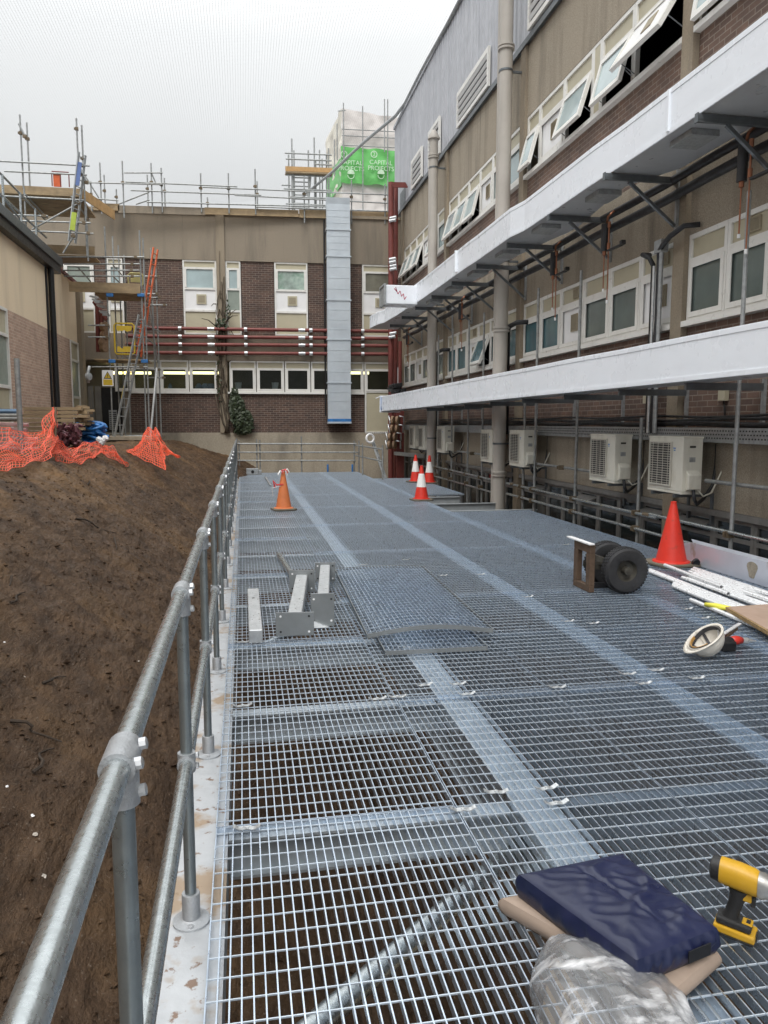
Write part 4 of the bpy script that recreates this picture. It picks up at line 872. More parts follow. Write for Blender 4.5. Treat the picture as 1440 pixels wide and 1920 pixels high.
# --- row of standards in front of the right block
t = scaf('scaffold', 'grey scaffold standards with two low guard rails between the grating and the right block', 'scaffold', (5.5, 14, -2))
XS_ = 5.5
for (px, ytop) in ((1405, 358), (1203, 783), (1090, 507), (1010, 540), (908, 586), (880, 600), (849, 615), (822.5, 628), (985, 715)):
    p = onx(px, ytop, XS_); stube(t, (XS_, p.y, -2.0), (XS_, p.y, p.z), name='standard', m='tubescaf' if px != 1405 else 'galvd', n=12)
    for z in (.37, .15): coup(t, (XS_ - .03, p.y, z))
for z, y0, y1 in ((.39, 5, 9.6), (.37, 9.4, 15.4), (.14, 5, 10.1), (.15, 9.8, 15.4), (.38, 16.2, 22.5), (.10, 16.2, 22.3)): stube(t, (XS_ - .05, y0, z), (XS_ - .05, y1, z + .01), name='guard_rail', m='galv', n=12)
for z, y0, y1 in ((.94, 5.5, 8.5), (.86, 11.6, 14.3), (.9, 17.0, 19.6)): stube(t, (XS_ + .05, y0, z), (XS_ + .05, y1, z), name='ledger', n=10); coup(t, (XS_, (y0 + y1) / 2 - .2, z))
for y in (9.6, 15.0): stube(t, (XS_ - .05, y, .385), (XS_ - .05, y + .16, .385), .03, 'sleeve', 'coupler', 12)
# --- guard rail across the far end of the platform
t = scaf('end_guardrail', 'scaffold tube guard rail across the far end of the grating', 'guard rail', (2, 26.1, 0))
YG = 26.1
for px, y0 in ((481, 823), (487, 825), (565, 818), (664, 826), (673, 826), (448, 826)): p = ony(px, y0, YG); stube(t, (p.x, YG, -1.0), p, name='standard')
for y, a, b in ((832, 445, 668), (848, 445, 672), (863.5, 445, 668)): p, q = ony(a, y, YG - .05), ony(b, y, YG - .05); stube(t, p, q, name='rail')
a = ony(666, 854, YG); b = onz(700, 899, .0); b2 = Vector((3.98, 22.0, a.z - .0))
stube(t, a, b2, name='rail'); stube(t, (a.x, a.y, a.z + .35), (b2.x, b2.y, b2.z + .35), name='rail'); stube(t, (3.98, 22.0, -1), (3.98, 22.0, 1.0), name='standard'); stube(t, (3.7, 24, -1), (3.7, 24, 1.0), name='standard')
for px in (614, 660): p = ony(px, 877, YG); stube(t, (p.x, YG - .1, -.1), (p.x, YG - .1, p.z + .12), .03, 'blue_prop', 'blue')
m = MB(); m.lathe([(.11, -.03), (.16, -.03), (.17, 0), (.16, .03), (.11, .03), (.10, 0), (.11, -.03)], ony(694, 822, 25.0), (.3, -1, .1), 20, caps=False); tag(m.build('cable_coil', 'wpanel', smooth=True, org=ony(694, 822, 25.0)), 'round white coil hanging at the far right end of the guard rail', 'coil')
t = scaf('step_ladder', 'grey step ladder leaning at the far right end of the grating', 'ladder', (3.7, 25, -.9))
A, B = ony(697, 826, 25.2), ony(724, 905, 24.6)
for s in (-.0, .36): stube(t, A + Vector((s * .3, s, 0)), B + Vector((s * .3, s, 0)), .035, 'stile', 'galvd')
for k in range(6): c = A.lerp(B, (k + .5) / 6); stube(t, c, c + Vector((.11, .36, 0)), .02, 'rung', 'galvd', 6)
# --- access tower by the left entrance
t = scaf('scaffold_tower', 'two-level scaffold access tower standing by the left entrance', 'scaffold', (-3.7, 26.6, 1.15))
YA, YB = 26.0, 27.4
def po(px, y0, y1, Y, m='tubescaf'): p, q = ony(px, y1, Y), ony(px - 14 * (y1 - y0) / 393, y0, Y); p.x = q.x = (p.x + q.x) / 2; return stube(t, p, q, name='standard', m=m)
for (px, y0, y1, Y) in ((211, 425, 822, YA), (275, 432, 822, YA), (281, 446, 822, YA), (225, 443, 822, YB), (235, 460, 822, YB), (245, 478, 822, YB), (295, 465, 820, YB), (303, 487, 820, YB)): po(px, y0, y1, Y)
for (a, b, y, Y) in ((108, 270, 482, YA), (120, 262, 495, YA), (104, 262, 507, YA), (120, 262, 518, YA), (165, 205, 610, YA), (165, 205, 632, YA), (172, 276, 688, YA), (270, 300, 518, YB), (270, 297, 551, YB), (270, 302, 558, YB), (270, 313, 572, YB), (258, 302, 693, YB), (275, 310, 708, YB), (236, 282, 817, YA)):
    p, q = ony(a, y, Y - .05), ony(b, y, Y - .05); stube(t, p, q, name='ledger')
    coup(t, q.lerp(p, .1))
for (a, b) in (((212, 497), (232, 520)), ((212, 518), (226, 532)), ((285, 570), (292, 690)), ((262, 605), (300, 622)), ((258, 622), (292, 648)), ((145, 500), (170, 528)), ((280, 575), (296, 680))): stube(t, ony(*a, YA), ony(*b, YA + .7), .02, 'brace')
for (y, pa, pb) in ((547, 178, 268), (671, 176, 276)):
    a, b = ony(pa, y, YA), ony(pb, y, YA)
    for k in range(5): MB().box((a.x, YA + .02 + k * .27, a.z - .06), (b.x, YA + .27 + k * .27, a.z - .02)).build('deck_board', 'board', t)
    for px in (205 if y < 600 else 209, 263 if y < 600 else 270): p = ony(px, y + 4, YA - .06); MB().box((p.x - .09, YA - .1, p.z - .09), (p.x + .12, YA - .03, p.z + .02)).build('blue_end_cap', 'blue', t, bevel=.01)
a, b = ony(130, 547, YA - .08), ony(263, 532, YA - .08); MB().box((a.x, YA - .10, a.z), (b.x, YA - .065, b.z)).build('toe_board', 'board', t)
MB().box((ony(262, 540, YB).x, YA, ony(262, 552, YA).z), (ony(266, 540, YA).x, YB, ony(262, 540, YA).z)).build('toe_board', 'board', t)
G['yellow'] = mat('yellow_paint', (.58, .40, .03), .45, 0, .12, 6, stains=((6, (.25, .17, .04), (1, 1, 1), .58, .75, .6),))
G['yellowp'] = mat('pale_yellow_board', (.55, .48, .20), .6, 0, .1, 5)
# yellow gate on the lower lift: rounded tube frame with ragged boards top and bottom
def gate(px0, px1, y0, y1, Y, mm, full, lab):
    a, b = ony(px0, y1, Y), ony(px1, y0, Y); g_ = thing('safety_gate', lab, 'gate', a); r = .06
    pts = [(a.x + r, Y, a.z), (b.x - r, Y, a.z), (b.x, Y, a.z + r), (b.x, Y, b.z - r), (b.x - r, Y, b.z), (a.x + r, Y, b.z), (a.x, Y, b.z - r), (a.x, Y, a.z + r), (a.x + r, Y, a.z)]
    MB().path(pts, .028, 8).build('frame', mm, g_, smooth=True); h = b.z - a.z; rr = random.Random(5)
    for z0, z1, up in (((a.z + .07, a.z + .20, True), (b.z - .2, b.z - .07, False)) if full else ((b.z - .28, b.z - .04, False),)):
        n = 9; xs = [lerp(a.x + .07, b.x - .07, k / n) for k in range(n + 1)]; poly = []
        if up: poly = [(x, z0) for x in xs] + [(x, z1 - .03 + rr.uniform(0, .09)) for x in reversed(xs)]
        else: poly = [(x, z0 + (rr.uniform(-.06, .02) if full else 0)) for x in xs] + [(x, z1) for x in reversed(xs)]
        MB().prism(poly, lambda p, q: (p, Y - .02, q), lambda p, q: (p, Y + .0, q)).build('board', mm, g_)
gate(216, 251, 607, 664, YA + .1, 'yellow', True, 'yellow safety gate standing on the lower scaffold lift')
gate(241, 268, 513, 535, YA + .2, 'yellowp', False, 'pale yellow safety gate behind the upper toe board')
G['orange'] = mat('orange_fibreglass', (.62, .115, .03), .5, 0, .12, 6)
def ladder(name, lab, A, B, wv, m, r=.028, n=10, label_mat=None):
    t_ = thing(name, lab, 'ladder', B); wv = Vector(wv); dn = (A - B).normalized()
    for s in (0, 1): MB().bar(A + wv * s, B + wv * s, .03, .075, wv).build('stile', m, t_)
    for k in range(n): c = A.lerp(B, (k + .5) / n); MB().tube(c, c + wv, .014, 6).build('rung', m, t_, smooth='auto')
    if label_mat: a = A.lerp(B, .58); b = A.lerp(B, .68); MB().bar(a - wv * .06, b - wv * .06, .006, .06, wv).build('sticker', label_mat, t_)
ladder('ladder', 'grey aluminium ladder leaning up to the lower scaffold lift', ony(260, 590, YA - .45), ony(214, 822, YA - .9), (.16, .34, 0), 'galvd', n=14, label_mat='yellow')
ladder('ladder', 'orange ladder rising from the lower scaffold lift past the upper boards', ony(288, 464, YA + .9), ony(256, 668, YA + .3), (.10, .32, 0), 'orange', n=10)
tag(MB().tube(ony(294, 690, YA - .5), ony(281, 830, YA - .9), .035, 8).build('leaning_tube', 'galvb', smooth='auto', org=ony(281, 830, YA - .9)), 'bright tube with black tape leaning behind the orange netting', 'tube')
# warning sign
p = ony(202, 709, YA - .12); t = thing('warning_sign', 'yellow and white warning sign with a triangle hanging on the scaffold tower', 'sign', p); w_, h_ = .17, .25
MB().box((p.x - w_, p.y, p.z - h_), (p.x + w_, p.y + .01, p.z + h_)).build('board', 'wpanel', t)
m = MB(); m.prism([(-.13, -.02), (.13, -.02), (.0, .21)], lambda a, b: (p.x + a, p.y - .004, p.z + b), lambda a, b: (p.x + a, p.y - .001, p.z + b)); m.build('triangle_border', 'black', t)
m = MB(); m.prism([(-.10, .0), (.10, .0), (.0, .175)], lambda a, b: (p.x + a, p.y - .007, p.z + b), lambda a, b: (p.x + a, p.y - .0045, p.z + b)); m.build('triangle', 'yellow', t)
m = MB(); m.box((p.x - .012, p.y - .010, p.z + .055), (p.x + .012, p.y - .0075, p.z + .125)); m.box((p.x - .012, p.y - .010, p.z + .02), (p.x + .012, p.y - .0075, p.z + .04)); m.build('exclamation_mark', 'black', t)
MB().box((p.x - .14, p.y - .004, p.z - .22), (p.x + .14, p.y - .001, p.z - .04)).build('yellow_panel', 'yellow', t)
# dangling cable ends and red pipework behind the tower
t = thing('pipe_manifold', 'tangle of red pipework with brown lagged ends at the annexe corner behind the scaffold tower', 'pipework', ony(185, 620, 27.8))
for k, (px, y) in enumerate(((196, 612), (197, 628), (194, 642), (196, 652))): c = ony(px, y, 27.7); MB().lathe([(.06, -.1), (.15, -.09), (.15, .09), (.06, .1)], c, (.7, -.7, 0), 14).build('lagging_ring', 'lag', t, smooth='auto')
for (a, b) in (((176, 565), (200, 600)), ((182, 575), (184, 660)), ((190, 590), (192, 660))): stube(t, ony(*a, 27.9), ony(*b, 27.9), .07, 'red_stub', 'redpipe')
m = MB()
for k in range(12): a = ony(168 + k * 2.2, 552 + k * 3.4 + random.uniform(-4, 4), 27.2); m.bar(a, a + Vector((.22, .1, random.uniform(-.12, .05))), .05, .05)
m.build('cable_ends', 'galvb', t)
# --- scaffold around the annexe roof (left)
t = scaf('roof_scaffold', 'timber decked scaffold platform with guard rails above the annexe roof at the left', 'scaffold', (-8, 24, 8))
YL = 23.5
a, b = ony(8, 362, YL), ony(150, 348, YL); MB().box((a.x - 6, YL, a.z), (b.x, YL + .04, ony(80, 350, YL).z)).build('toe_board', 'board', t)
zd = ony(80, 364, YL).z; dv = ony(175, 395, 27.5)
for k in range(9): MB().box((a.x - 6, YL + .05 + k * .24, zd - .05), (b.x + .02, YL + .27 + k * .24, zd)).build('deck_board', 'board', t)
MB().bar((b.x, YL, zd + .1), (b.x + .55, YL + 2.3, zd + .1), .03, .28).build('toe_board', 'boardo', t)
stube(t, (a.x - 6, YL - .05, zd - .10), (b.x + .1, YL - .05, zd - .12), name='transom')
for k in range(6): stube(t, (b.x - k * 1.2 - .2, YL - .2, zd - .08), (b.x - k * 1.2 - .2, YL + 2.3, zd - .08), name='transom')
for (px, y0, y1, Y) in ((37, 215, 352, YL), (50, 230, 350, YL + .6), (143, 222, 300, YL), (153, 235, 480, YL + .1), (45, 352, 440, YL), (161, 385, 490, YL + .2)):
    q = ony(px, y0, Y); p = ony(px + 3, y1, Y); p.x = q.x; stube(t, p, q, name='standard')
    coup(t, q.lerp(p, .25))
for (a, b) in (((-40, 300), (168, 311)), ((8, 321), (163, 328)), ((35, 232), (48, 258)), ((0, 402), (90, 405)), ((10, 413), (170, 418)), ((55, 433), (175, 438)), ((60, 430), (155, 377)), ((148, 310), (164, 345)), ((118, 475), (140, 440))):
    p, q = ony(*a, YL - .06), ony(*b, YL - .06); stube(t, p, q, name='ledger'); coup(t, q.lerp(p, .08))
a, b = ony(70, 474, 26), ony(177, 462, 26); MB().box((a.x, 26, a.z), (b.x, 26.04, b.z)).build('toe_board', 'board', t); MB().box((a.x, 26.05, a.z - .06), (b.x, 27.3, a.z - .02)).build('deck_board', 'board', t)
p = ony(98, 349, YL + .5); q = ony(129, 327, YL + .5)
t2 = thing('roof_barrier', 'orange mesh panel standing on the left roof scaffold', 'barrier', p); m = MB(); 
for k in range(3): m.tube((lerp(p.x, q.x, k / 2), p.y, p.z), (lerp(p.x, q.x, k / 2), p.y, q.z), .016, 6)
for k in range(2): m.tube((p.x, p.y, lerp(p.z + .4, q.z, k)), (q.x, p.y, lerp(p.z + .4, q.z, k)), .016, 6)
m.build('frame', 'redpipe', t2); MB().box((p.x + .03, p.y + .02, p.z), (lerp(p.x, q.x, .52), p.y + .05, p.z + .38)).build('orange_board', 'orange', t2)
G['bluec'] = mat('faded_blue_cover', (.10, .16, .36), .5, 0, .15, 5)
G['lime'] = mat('lime_sleeve', (.38, .47, .06), .5, 0, .1, 6)
A, B = ony(148, 285, YL - .3), ony(129, 452, YL - .3)
ladder('ladder', 'thin ladder with blue and lime covers leaning on the left roof scaffold', A, B, (.12, .25, 0), 'galvd', n=12)
t3 = thing('ladder_cover', 'blue and lime plastic cover strapped on the roof ladder', 'cover', A.lerp(B, .5))
MB().bar(A.lerp(B, .12) + Vector((.07, -.05, 0)), A.lerp(B, .38) + Vector((.07, -.05, 0)), .10, .03, (0, 1, 0)).build('blue_cover', 'bluec', t3); MB().bar(A.lerp(B, .68) + Vector((.07, -.05, 0)), A.lerp(B, .88) + Vector((.07, -.05, 0)), .13, .03, (0, 1, 0)).build('lime_cover', 'lime', t3)
# galvanised handrail on the annexe roof edge
t = scaf('roof_handrail', 'galvanised handrail stepping along the annexe roof edge', 'handrail', (-5.6, 12, 5))
XH = -5.5; z0 = onx(40, 437, XH).z
y1, y2, y3 = onx(4, 330, XH).y, onx(38, 372, XH).y, onx(66, 395, XH).y; zt1 = onx(38, 362, XH).z; zt2 = onx(38, 398, XH).z; ye = onx(86, 400, XH).y
for y in (2.5, y1, y2, y3): stube(t, (XH, y, z0 - .4), (XH, y, zt1), .03, 'post', 'galv', 12)
stube(t, (XH - .02, 2, zt1), (XH - .02, ye, zt1), .03, 'rail', 'galv', 12); stube(t, (XH - .02, 2, zt2), (XH - .02, ye, zt2), .03, 'rail', 'galv', 12)
for y in (y1, y2, y3): stube(t, (XH, y, z0 + .02), (XH - 1.6, y + .2, z0 + .02), .028, 'stay', 'galv', 8)
stube(t, (XH - .1, y2 - 1.5, z0 + .6), (XH - .1, 25.5, z0 + .1), .024, 'brace', 'tubescaf', 8)
# --- scaffold along the rear roof edge
t = scaf('parapet_scaffold', 'scaffold guard rails with timber toe boards along the rear block roof', 'scaffold', (0, 28.6, 9))
YR = 28.45
for (px, y0, y1, dY) in ((187, 305, 393, 0), (195, 328, 398, .8), (218, 355, 385, 1.0), (229, 302, 400, 0), (276, 328, 388, .8), (283, 306, 392, 0), (302, 315, 390, 0), (308, 334, 390, .8), (376, 325, 390, 0), (389, 370, 392, .8), (428, 325, 392, 0), (478, 317, 394, 0), (482, 340, 395, .8), (570, 330, 410, 0), (659, 338, 412, 0), (722, 345, 412, 0), (170, 340, 395, 0)):
    q = ony(px, y0, YR + dY); p = ony(px, y1 + 8, YR + dY); p.x = q.x; stube(t, p, q, name='standard'); coup(t, p.lerp(q, .62))
for (a, b, dY) in (((157, 342), (305, 346), 0), ((233, 324), (305, 324), 0), ((235, 341), (445, 350), 0), ((245, 357), (490, 366), 0), ((275, 379), (620, 388), 0), ((380, 351), (745, 366), 0), ((440, 366), (745, 382), 0), ((480, 388), (745, 397), 0), ((222, 383), (280, 360), .4), ((255, 383), (280, 375), .4), ((284, 324), (292, 343), .2), ((172, 372), (222, 376), 0), ((160, 330), (200, 395), .3)):
    stube(t, ony(*a, YR - .06 + dY), ony(*b, YR - .06 + dY), name='ledger')
for (a, b, y0, y1, mm) in ((176, 224, 394, 381, 'board'), (222, 384, 399, 385, 'conc_back'), (384, 560, 402, 389, 'board'), (561, 730, 408, 393, 'board')):
    p, q = ony(a, y0, YR + .05), ony(b, y0 + (b - a) * .028, YR + .05); h = ony(a, y1, YR + .05).z - p.z; MB().bar((p.x, YR + .05, p.z + h / 2), (q.x, YR + .05, q.z + h / 2), .04, h).build('toe_board', mm, t)
# --- distant scaffold with ladder and the sheeted tower
YF_ = 38.0
t = scaf('far_scaffold', 'distant scaffold bay with orange boards and a ladder behind the rear block', 'scaffold', ony(580, 390, YF_))
for (px, y0) in ((541, 290), (547, 260), (551, 282), (578, 282), (589, 258), (592, 300), (599, 281), (604, 298), (612, 290), (616, 278)): q = ony(px, y0, YF_ + (px % 3) * .6); stube(t, (q.x, q.y, q.z - 4.5), q, .035, 'standard', n=6)
for (a, b, y) in ((534, 622, 287), (536, 622, 298), (536, 622, 328), (528, 545, 347), (532, 622, 354), (590, 622, 308), (540, 620, 369), (536, 618, 382), (536, 618, 390)): stube(t, ony(a, y, YF_ - .1), ony(b, y + (b - a) * .04, YF_ - .1), .035, 'ledger', n=6)
for k in range(9): y = 325 + k * 8; stube(t, ony(552, y, YF_ - .05), ony(581 - k * .4, y + 1, YF_ - .05), .03, 'ladder_rung', n=6)
stube(t, ony(582, 325, YF_ - .05), ony(578, 375, YF_ - .05), .07, 'ladder_stile', n=6); stube(t, ony(549, 320, YF_ - .05), ony(549, 392, YF_ - .05), .08, 'ladder_stile', n=6)
a, b = ony(535, 316, YF_ - .2), ony(623, 312, YF_ - .2); MB().bar((a.x, YF_ - .2, a.z), (b.x, YF_ - .2, b.z - .18), .06, .2).build('toe_board', 'boardo', t); MB().bar((a.x, YF_ - .1, a.z - .18), (b.x, YF_ - .1, b.z - .36), .5, .05).build('deck_board', 'board', t)
YS = 40.0
t = scaf('sheeted_tower', 'scaffold tower wrapped in white sheeting with a bright green printed banner', 'scaffold', ony(690, 390, YS))
G['sheet'] = mat('white_sheeting', (.62, .58, .55), .6, 0, .1, .8, .3, 2.5, bdist=.12, stains=((1.4, (.72, .68, .66), (1, 1, 3), .45, .7, .5),))
G['greenb'] = mat('green_banner', (.12, .44, .11), .5, 0, .12, 1.2, .3, 2.0, bdist=.12); G['cream'] = mat('cream_sheet', (.72, .69, .60), .6, 0, .12, .9, .4, 2.5, bdist=.12)
P0, P1 = ony(641, 206, YS), ony(775, 222, YS); 
def zS(y): return ony(690, y, YS).z
def cloth(name, mm, ya, yb, x0, x1, amp=.10, sl=0, fo=0):
    z0, z1 = zS(ya), zS(yb); m = MB()
    m.grid(40, 16, lambda u, v: (lerp(x0, x1, u), YS - .02 - fo + amp * (noise.noise(Vector((u * 7, v * 3, ya))) + .5 * math.sin(u * 23 + v * 3) * .3), lerp(z0, z1, v) - sl * u + (.1 * noise.noise(Vector((u * 5, 3, ya))) if v in (0, 1) else 0)))
    return m.build(name, mm, t, smooth=True)
x0, x1 = ony(641, 300, YS).x, ony(775, 300, YS).x
cloth('white_sheet', 'sheet', 284, 207, x0, x1, sl=.35); cloth('green_banner', 'greenb', 347, 280, x0 - .08, x1, sl=.12, fo=.22); cloth('white_sheet', 'sheet', 394, 343, x0, x1)
m = MB(); q0 = ony(641, 230, YS); q1 = ony(612, 330, 47)
zA, zB = ony(612, 378, 47).z, zS(394)
m.grid(20, 30, lambda u, v: (lerp(q0.x, q1.x, u) + .12 * noise.noise(Vector((u * 5, v * 9, 1))), lerp(YS, 47, u), lerp(lerp(zS(394), zS(207), v), lerp(zA - 1.5, ony(612, 262, 47).z, v), u))); m.build('side_sheet', 'cream', t, smooth=True)
m = MB(); m.grid(10, 8, lambda u, v: (lerp(q0.x, q1.x, u) - .05 + .08 * noise.noise(Vector((u * 5, v * 9, 4))), lerp(YS, 47, u) - .1, lerp(lerp(zS(352), zS(300), v), lerp(ony(612, 372, 47).z - .5, ony(612, 330, 47).z, v), u))); m.build('green_banner', 'greenb', t, smooth=True)
for (px, y0, y1) in ((644, 193, 300), (680, 199, 395), (721, 186, 285), (727, 186, 395), (627, 262, 330), (632, 232, 300)): q = ony(px, y0, YS - .45); p = ony(px, y1, YS - .45); p.x = q.x; stube(t, p, q, .03, 'standard', n=6)
for y in (242, 254, 272): stube(t, ony(641, y, YS - .22), ony(760, y + 6, YS - .22), .025, 'ledger', n=6)
stube(t, ony(634, 208, YS - .3), ony(648, 207, YS - .3), .03, 'ledger', n=6)
G['paleg'] = mat('faint_print', (.50, .66, .48), .6, 0, .15, 6)
def text(body, size, loc, par, mm, rot=(R(90), 0, 0), name='lettering', align='CENTER', ex=.01):
    c = bpy.data.curves.new(name, 'FONT'); c.body = body; c.size = size; c.align_x = align; c.extrude = ex
    o = bpy.data.objects.new(name, c); me = o.to_mesh().copy(); bpy.data.objects.remove(o); o = bpy.data.objects.new(name, me); COL.objects.link(o); me.materials.clear(); me.materials.append(G[mm]); o.parent = par; o.location = Vector(loc) - Vector(ORG[par.name]); o.rotation_euler = rot; ORG[o.name] = ORG[par.name]; return o
for cx in (657, 713):
    p = ony(cx, 310, YS - .2); text('CAPITAL', .30, (p.x, YS - .40, p.z - .03), t, 'paleg'); text('PROJECTS', .30, (p.x, YS - .40, p.z - .31), t, 'paleg')
    c = ony(cx - 13, 292, YS - .2); m = MB(); m.lathe([(.13, 0), (.17, 0), (.17, .02), (.13, .02)], (c.x, YS - .42, c.z), (0, 1, 0), 20, caps=False); m.build('round_emblem', 'paleg', t); text('2', .27, (c.x, YS - .42, c.z - .09), t, 'paleg', name='emblem_figure')
    c = ony(cx, 330, YS - .2); m = MB(); m.lathe([(.001, .0), (.18, .0), (.18, .02), (.001, .021)], (c.x, YS - .42, c.z + .06), (0, 1, 0), 16); m.v = [(x, y, max(z, c.z + .03)) for x, y, z in m.v]; m.build('helmet_emblem', 'paleg', t)
    m = MB(); pts = [(c.x + .16 * math.cos(a), YS - .42, c.z - .02 + .18 * math.sin(a)) for a in [R(180 + 18 * k) for k in range(11)]]; m.path(pts, .018, 5); m.build('face_emblem', 'paleg', t)
def bagmat():
    m, t, b, o = nodes('clear_polythene'); b.inputs['Base Color'].default_value = (.85, .85, .86, 1); b.inputs['Roughness'].default_value = .10; b.inputs['Specular IOR Level'].default_value = 1.0
    n1 = t.nodes.new('ShaderNodeBump'); n1.inputs['Strength'].default_value = .45; n1.inputs['Distance'].default_value = .015; t.links.new(tex(t, 12, 4, (1, 2, 1)), n1.inputs['Height'])
    gl = t.nodes.new('ShaderNodeBsdfGlossy'); gl.inputs['Roughness'].default_value = .08; t.links.new(n1.outputs[0], gl.inputs['Normal']); t.links.new(n1.outputs[0], b.inputs['Normal'])
    tr = t.nodes.new('ShaderNodeBsdfTransparent'); tr.inputs[0].default_value = (.97, .97, .98, 1); m1 = t.nodes.new('ShaderNodeMixShader'); m2 = t.nodes.new('ShaderNodeMixShader')
    fr = t.nodes.new('ShaderNodeFresnel'); fr.inputs[0].default_value = 1.45; t.links.new(n1.outputs[0], fr.inputs['Normal']); t.links.new(fr.outputs[0], m1.inputs[0]); t.links.new(tr.outputs[0], m1.inputs[1]); t.links.new(gl.outputs[0], m1.inputs[2])
    r = t.nodes.new('ShaderNodeMapRange'); r.inputs[1].default_value = .50; r.inputs[2].default_value = .72; r.inputs[3].default_value = .18; r.inputs[4].default_value = .80; t.links.new(tex(t, 7, 6, (1, 2.6, 1)), r.inputs[0])
    t.links.new(r.outputs[0], m2.inputs[0]); tl = t.nodes.new('ShaderNodeBsdfTranslucent'); tl.inputs[0].default_value = (.95, .95, .96, 1); m3 = t.nodes.new('ShaderNodeMixShader'); m3.inputs[0].default_value = .12; t.links.new(b.outputs[0], m3.inputs[1]); t.links.new(tl.outputs[0], m3.inputs[2]); t.links.new(m1.outputs[0], m2.inputs[1]); t.links.new(m3.outputs[0], m2.inputs[2]); t.links.new(m2.outputs[0], o.inputs[0]); return m
G['bag'] = bagmat()
# ================================================================== BIRD NET OVER THE YARD
def netmat():
    m, tt, b, o = nodes('net_mesh'); tc = tt.nodes.new('ShaderNodeTexCoord'); sp = tt.nodes.new('ShaderNodeSeparateXYZ'); tt.links.new(tc.outputs['Object'], sp.inputs[0]); outs = []
    for i in (0, 1):
        a = tt.nodes.new('ShaderNodeMath'); a.operation = 'MULTIPLY'; a.inputs[1].default_value = 13.0; tt.links.new(sp.outputs[i], a.inputs[0])
        f = tt.nodes.new('ShaderNodeMath'); f.operation = 'FRACT'; tt.links.new(a.outputs[0], f.inputs[0])
        l = tt.nodes.new('ShaderNodeMath'); l.operation = 'LESS_THAN'; l.inputs[1].default_value = .05 if i == 0 else .03; tt.links.new(f.outputs[0], l.inputs[0]); outs.append(l.outputs[0])
    mxm = tt.nodes.new('ShaderNodeMath'); mxm.operation = 'MAXIMUM'; tt.links.new(outs[0], mxm.inputs[0]); tt.links.new(outs[1], mxm.inputs[1])
    b.inputs['Base Color'].default_value = (.30, .30, .30, 1); b.inputs['Roughness'].default_value = .7; b.inputs['Transmission Weight'].default_value = .0
    tr = tt.nodes.new('ShaderNodeBsdfTransparent'); ms = tt.nodes.new('ShaderNodeMixShader')
    tt.links.new(mxm.outputs[0], ms.inputs[0]); tt.links.new(tr.outputs[0], ms.inputs[1]); tt.links.new(b.outputs[0], ms.inputs[2]); tt.links.new(ms.outputs[0], o.inputs[0]); return m
G['net'] = netmat()
NR = lambda y: 5.72 if y < 28 else lerp(5.72, 3.2, (y - 28) / 12)
NZ = lambda u, v: 12.5 + .9 * max(0, v - .6) - 1.0 * math.sin(math.pi * u) * (.6 + .4 * math.sin(v * 9)) - 1.2 * (1 - u) ** 2
t = thing('bird_net', 'fine grey bird net stretched over the whole yard from the roof edge', 'net', (0, 15, 12))
m = MB(); m.grid(24, 40, lambda u, v: (lerp(-16, NR(lerp(-6, 40, v)), u), lerp(-6, 40, v), NZ(u, v))); m.build('mesh', 'net', t, smooth=True)
m = MB(); m.path([(NR(lerp(-6, 40, k / 40)) + .02, lerp(-6, 40, k / 40), NZ(1, k / 40) + .03 * math.sin(k)) for k in range(41)], .06, 6); m.build('edge_rope', 'galvd', t, smooth=True)
# ================================================================== LOOSE THINGS ON THE GRATING
G['coneo'] = mat('faded_orange_cone', (.58, .17, .055), .55, 0, .1, 5, stains=((7, (.36, .13, .06), (1, 1, 1), .55, .75, .5),))
G['coner'] = mat('red_cone', (.62, .035, .02), .42, 0, .08, 4, stains=((9, (.30, .05, .03), (1, 1, 1), .6, .72, .7),))
G['cbase'] = mat('grimy_rubber_base', (.13, .115, .085), .85, 0, .2, 9, .2, 60)
G['cwhite'] = mat('reflective_sleeve', (.78, .77, .74), .4, 0, .08, 8)
def cone(loc, h, bw, m, lab, group=None, white=False, rot=0, tape=False):
    t = thing('traffic_cone', lab, 'traffic cone', loc, group); loc = Vector(loc); r0, r1 = bw * .34, .028; bh = .035
    m_ = MB(); c = .06; q = bw / 2
    poly = [(-q + c, -q), (q - c, -q), (q, -q + c), (q, q - c), (q - c, q), (-q + c, q), (-q, q - c), (-q, -q + c)]
    cr, sr = math.cos(rot), math.sin(rot); F = lambda z: (lambda a, b: (loc.x + a * cr - b * sr, loc.y + a * sr + b * cr, loc.z + z))
    m_.prism(poly, F(0.002), F(bh)); m_.build('base', 'cbase', t, bevel=.008)
    rad = lambda z: lerp(r0, r1, (z - bh) / (h - bh))
    def ring(z0, z1, ex=0): return [(rad(z0) + ex, z0), (rad(z1) + ex, z1)]
    if white:
        za, zb = lerp(bh, h, .36), lerp(bh, h, .76)
        MB().lathe([(r0 + .03, bh), (r0 + .03, bh + .012)] + ring(bh + .015, za) + [(rad(za) - .006, za)], loc, n=32).build('lower_body', m, t, smooth='auto')
        MB().lathe(ring(za, zb, .002), loc, n=32).build('white_sleeve', 'cwhite', t, smooth='auto')
        MB().lathe(ring(zb, h - .02) + [(r1 + .006, h - .02), (r1 + .006, h - .003), (r1 - .008, h), (r1 - .01, h - .08)], loc, n=32).build('top', m, t, smooth='auto')
    else:
        MB().lathe([(r0 + .035, bh), (r0 + .03, bh + .012)] + ring(bh + .018, h - .02) + [(r1 + .006, h - .02), (r1 + .006, h - .003), (r1 - .008, h), (r1 - .01, h - .08)], loc, n=36).build('body', m, t, smooth='auto')
    return t
t = cone(onz(532, 956), .745, .44, 'coneo', 'faded orange cone with red and white tape tied round its tip', rot=.2)
c = onz(532, 956)
G['tape_r'] = mat('red_tape', (.55, .05, .05), .5, 0, .1, 9)
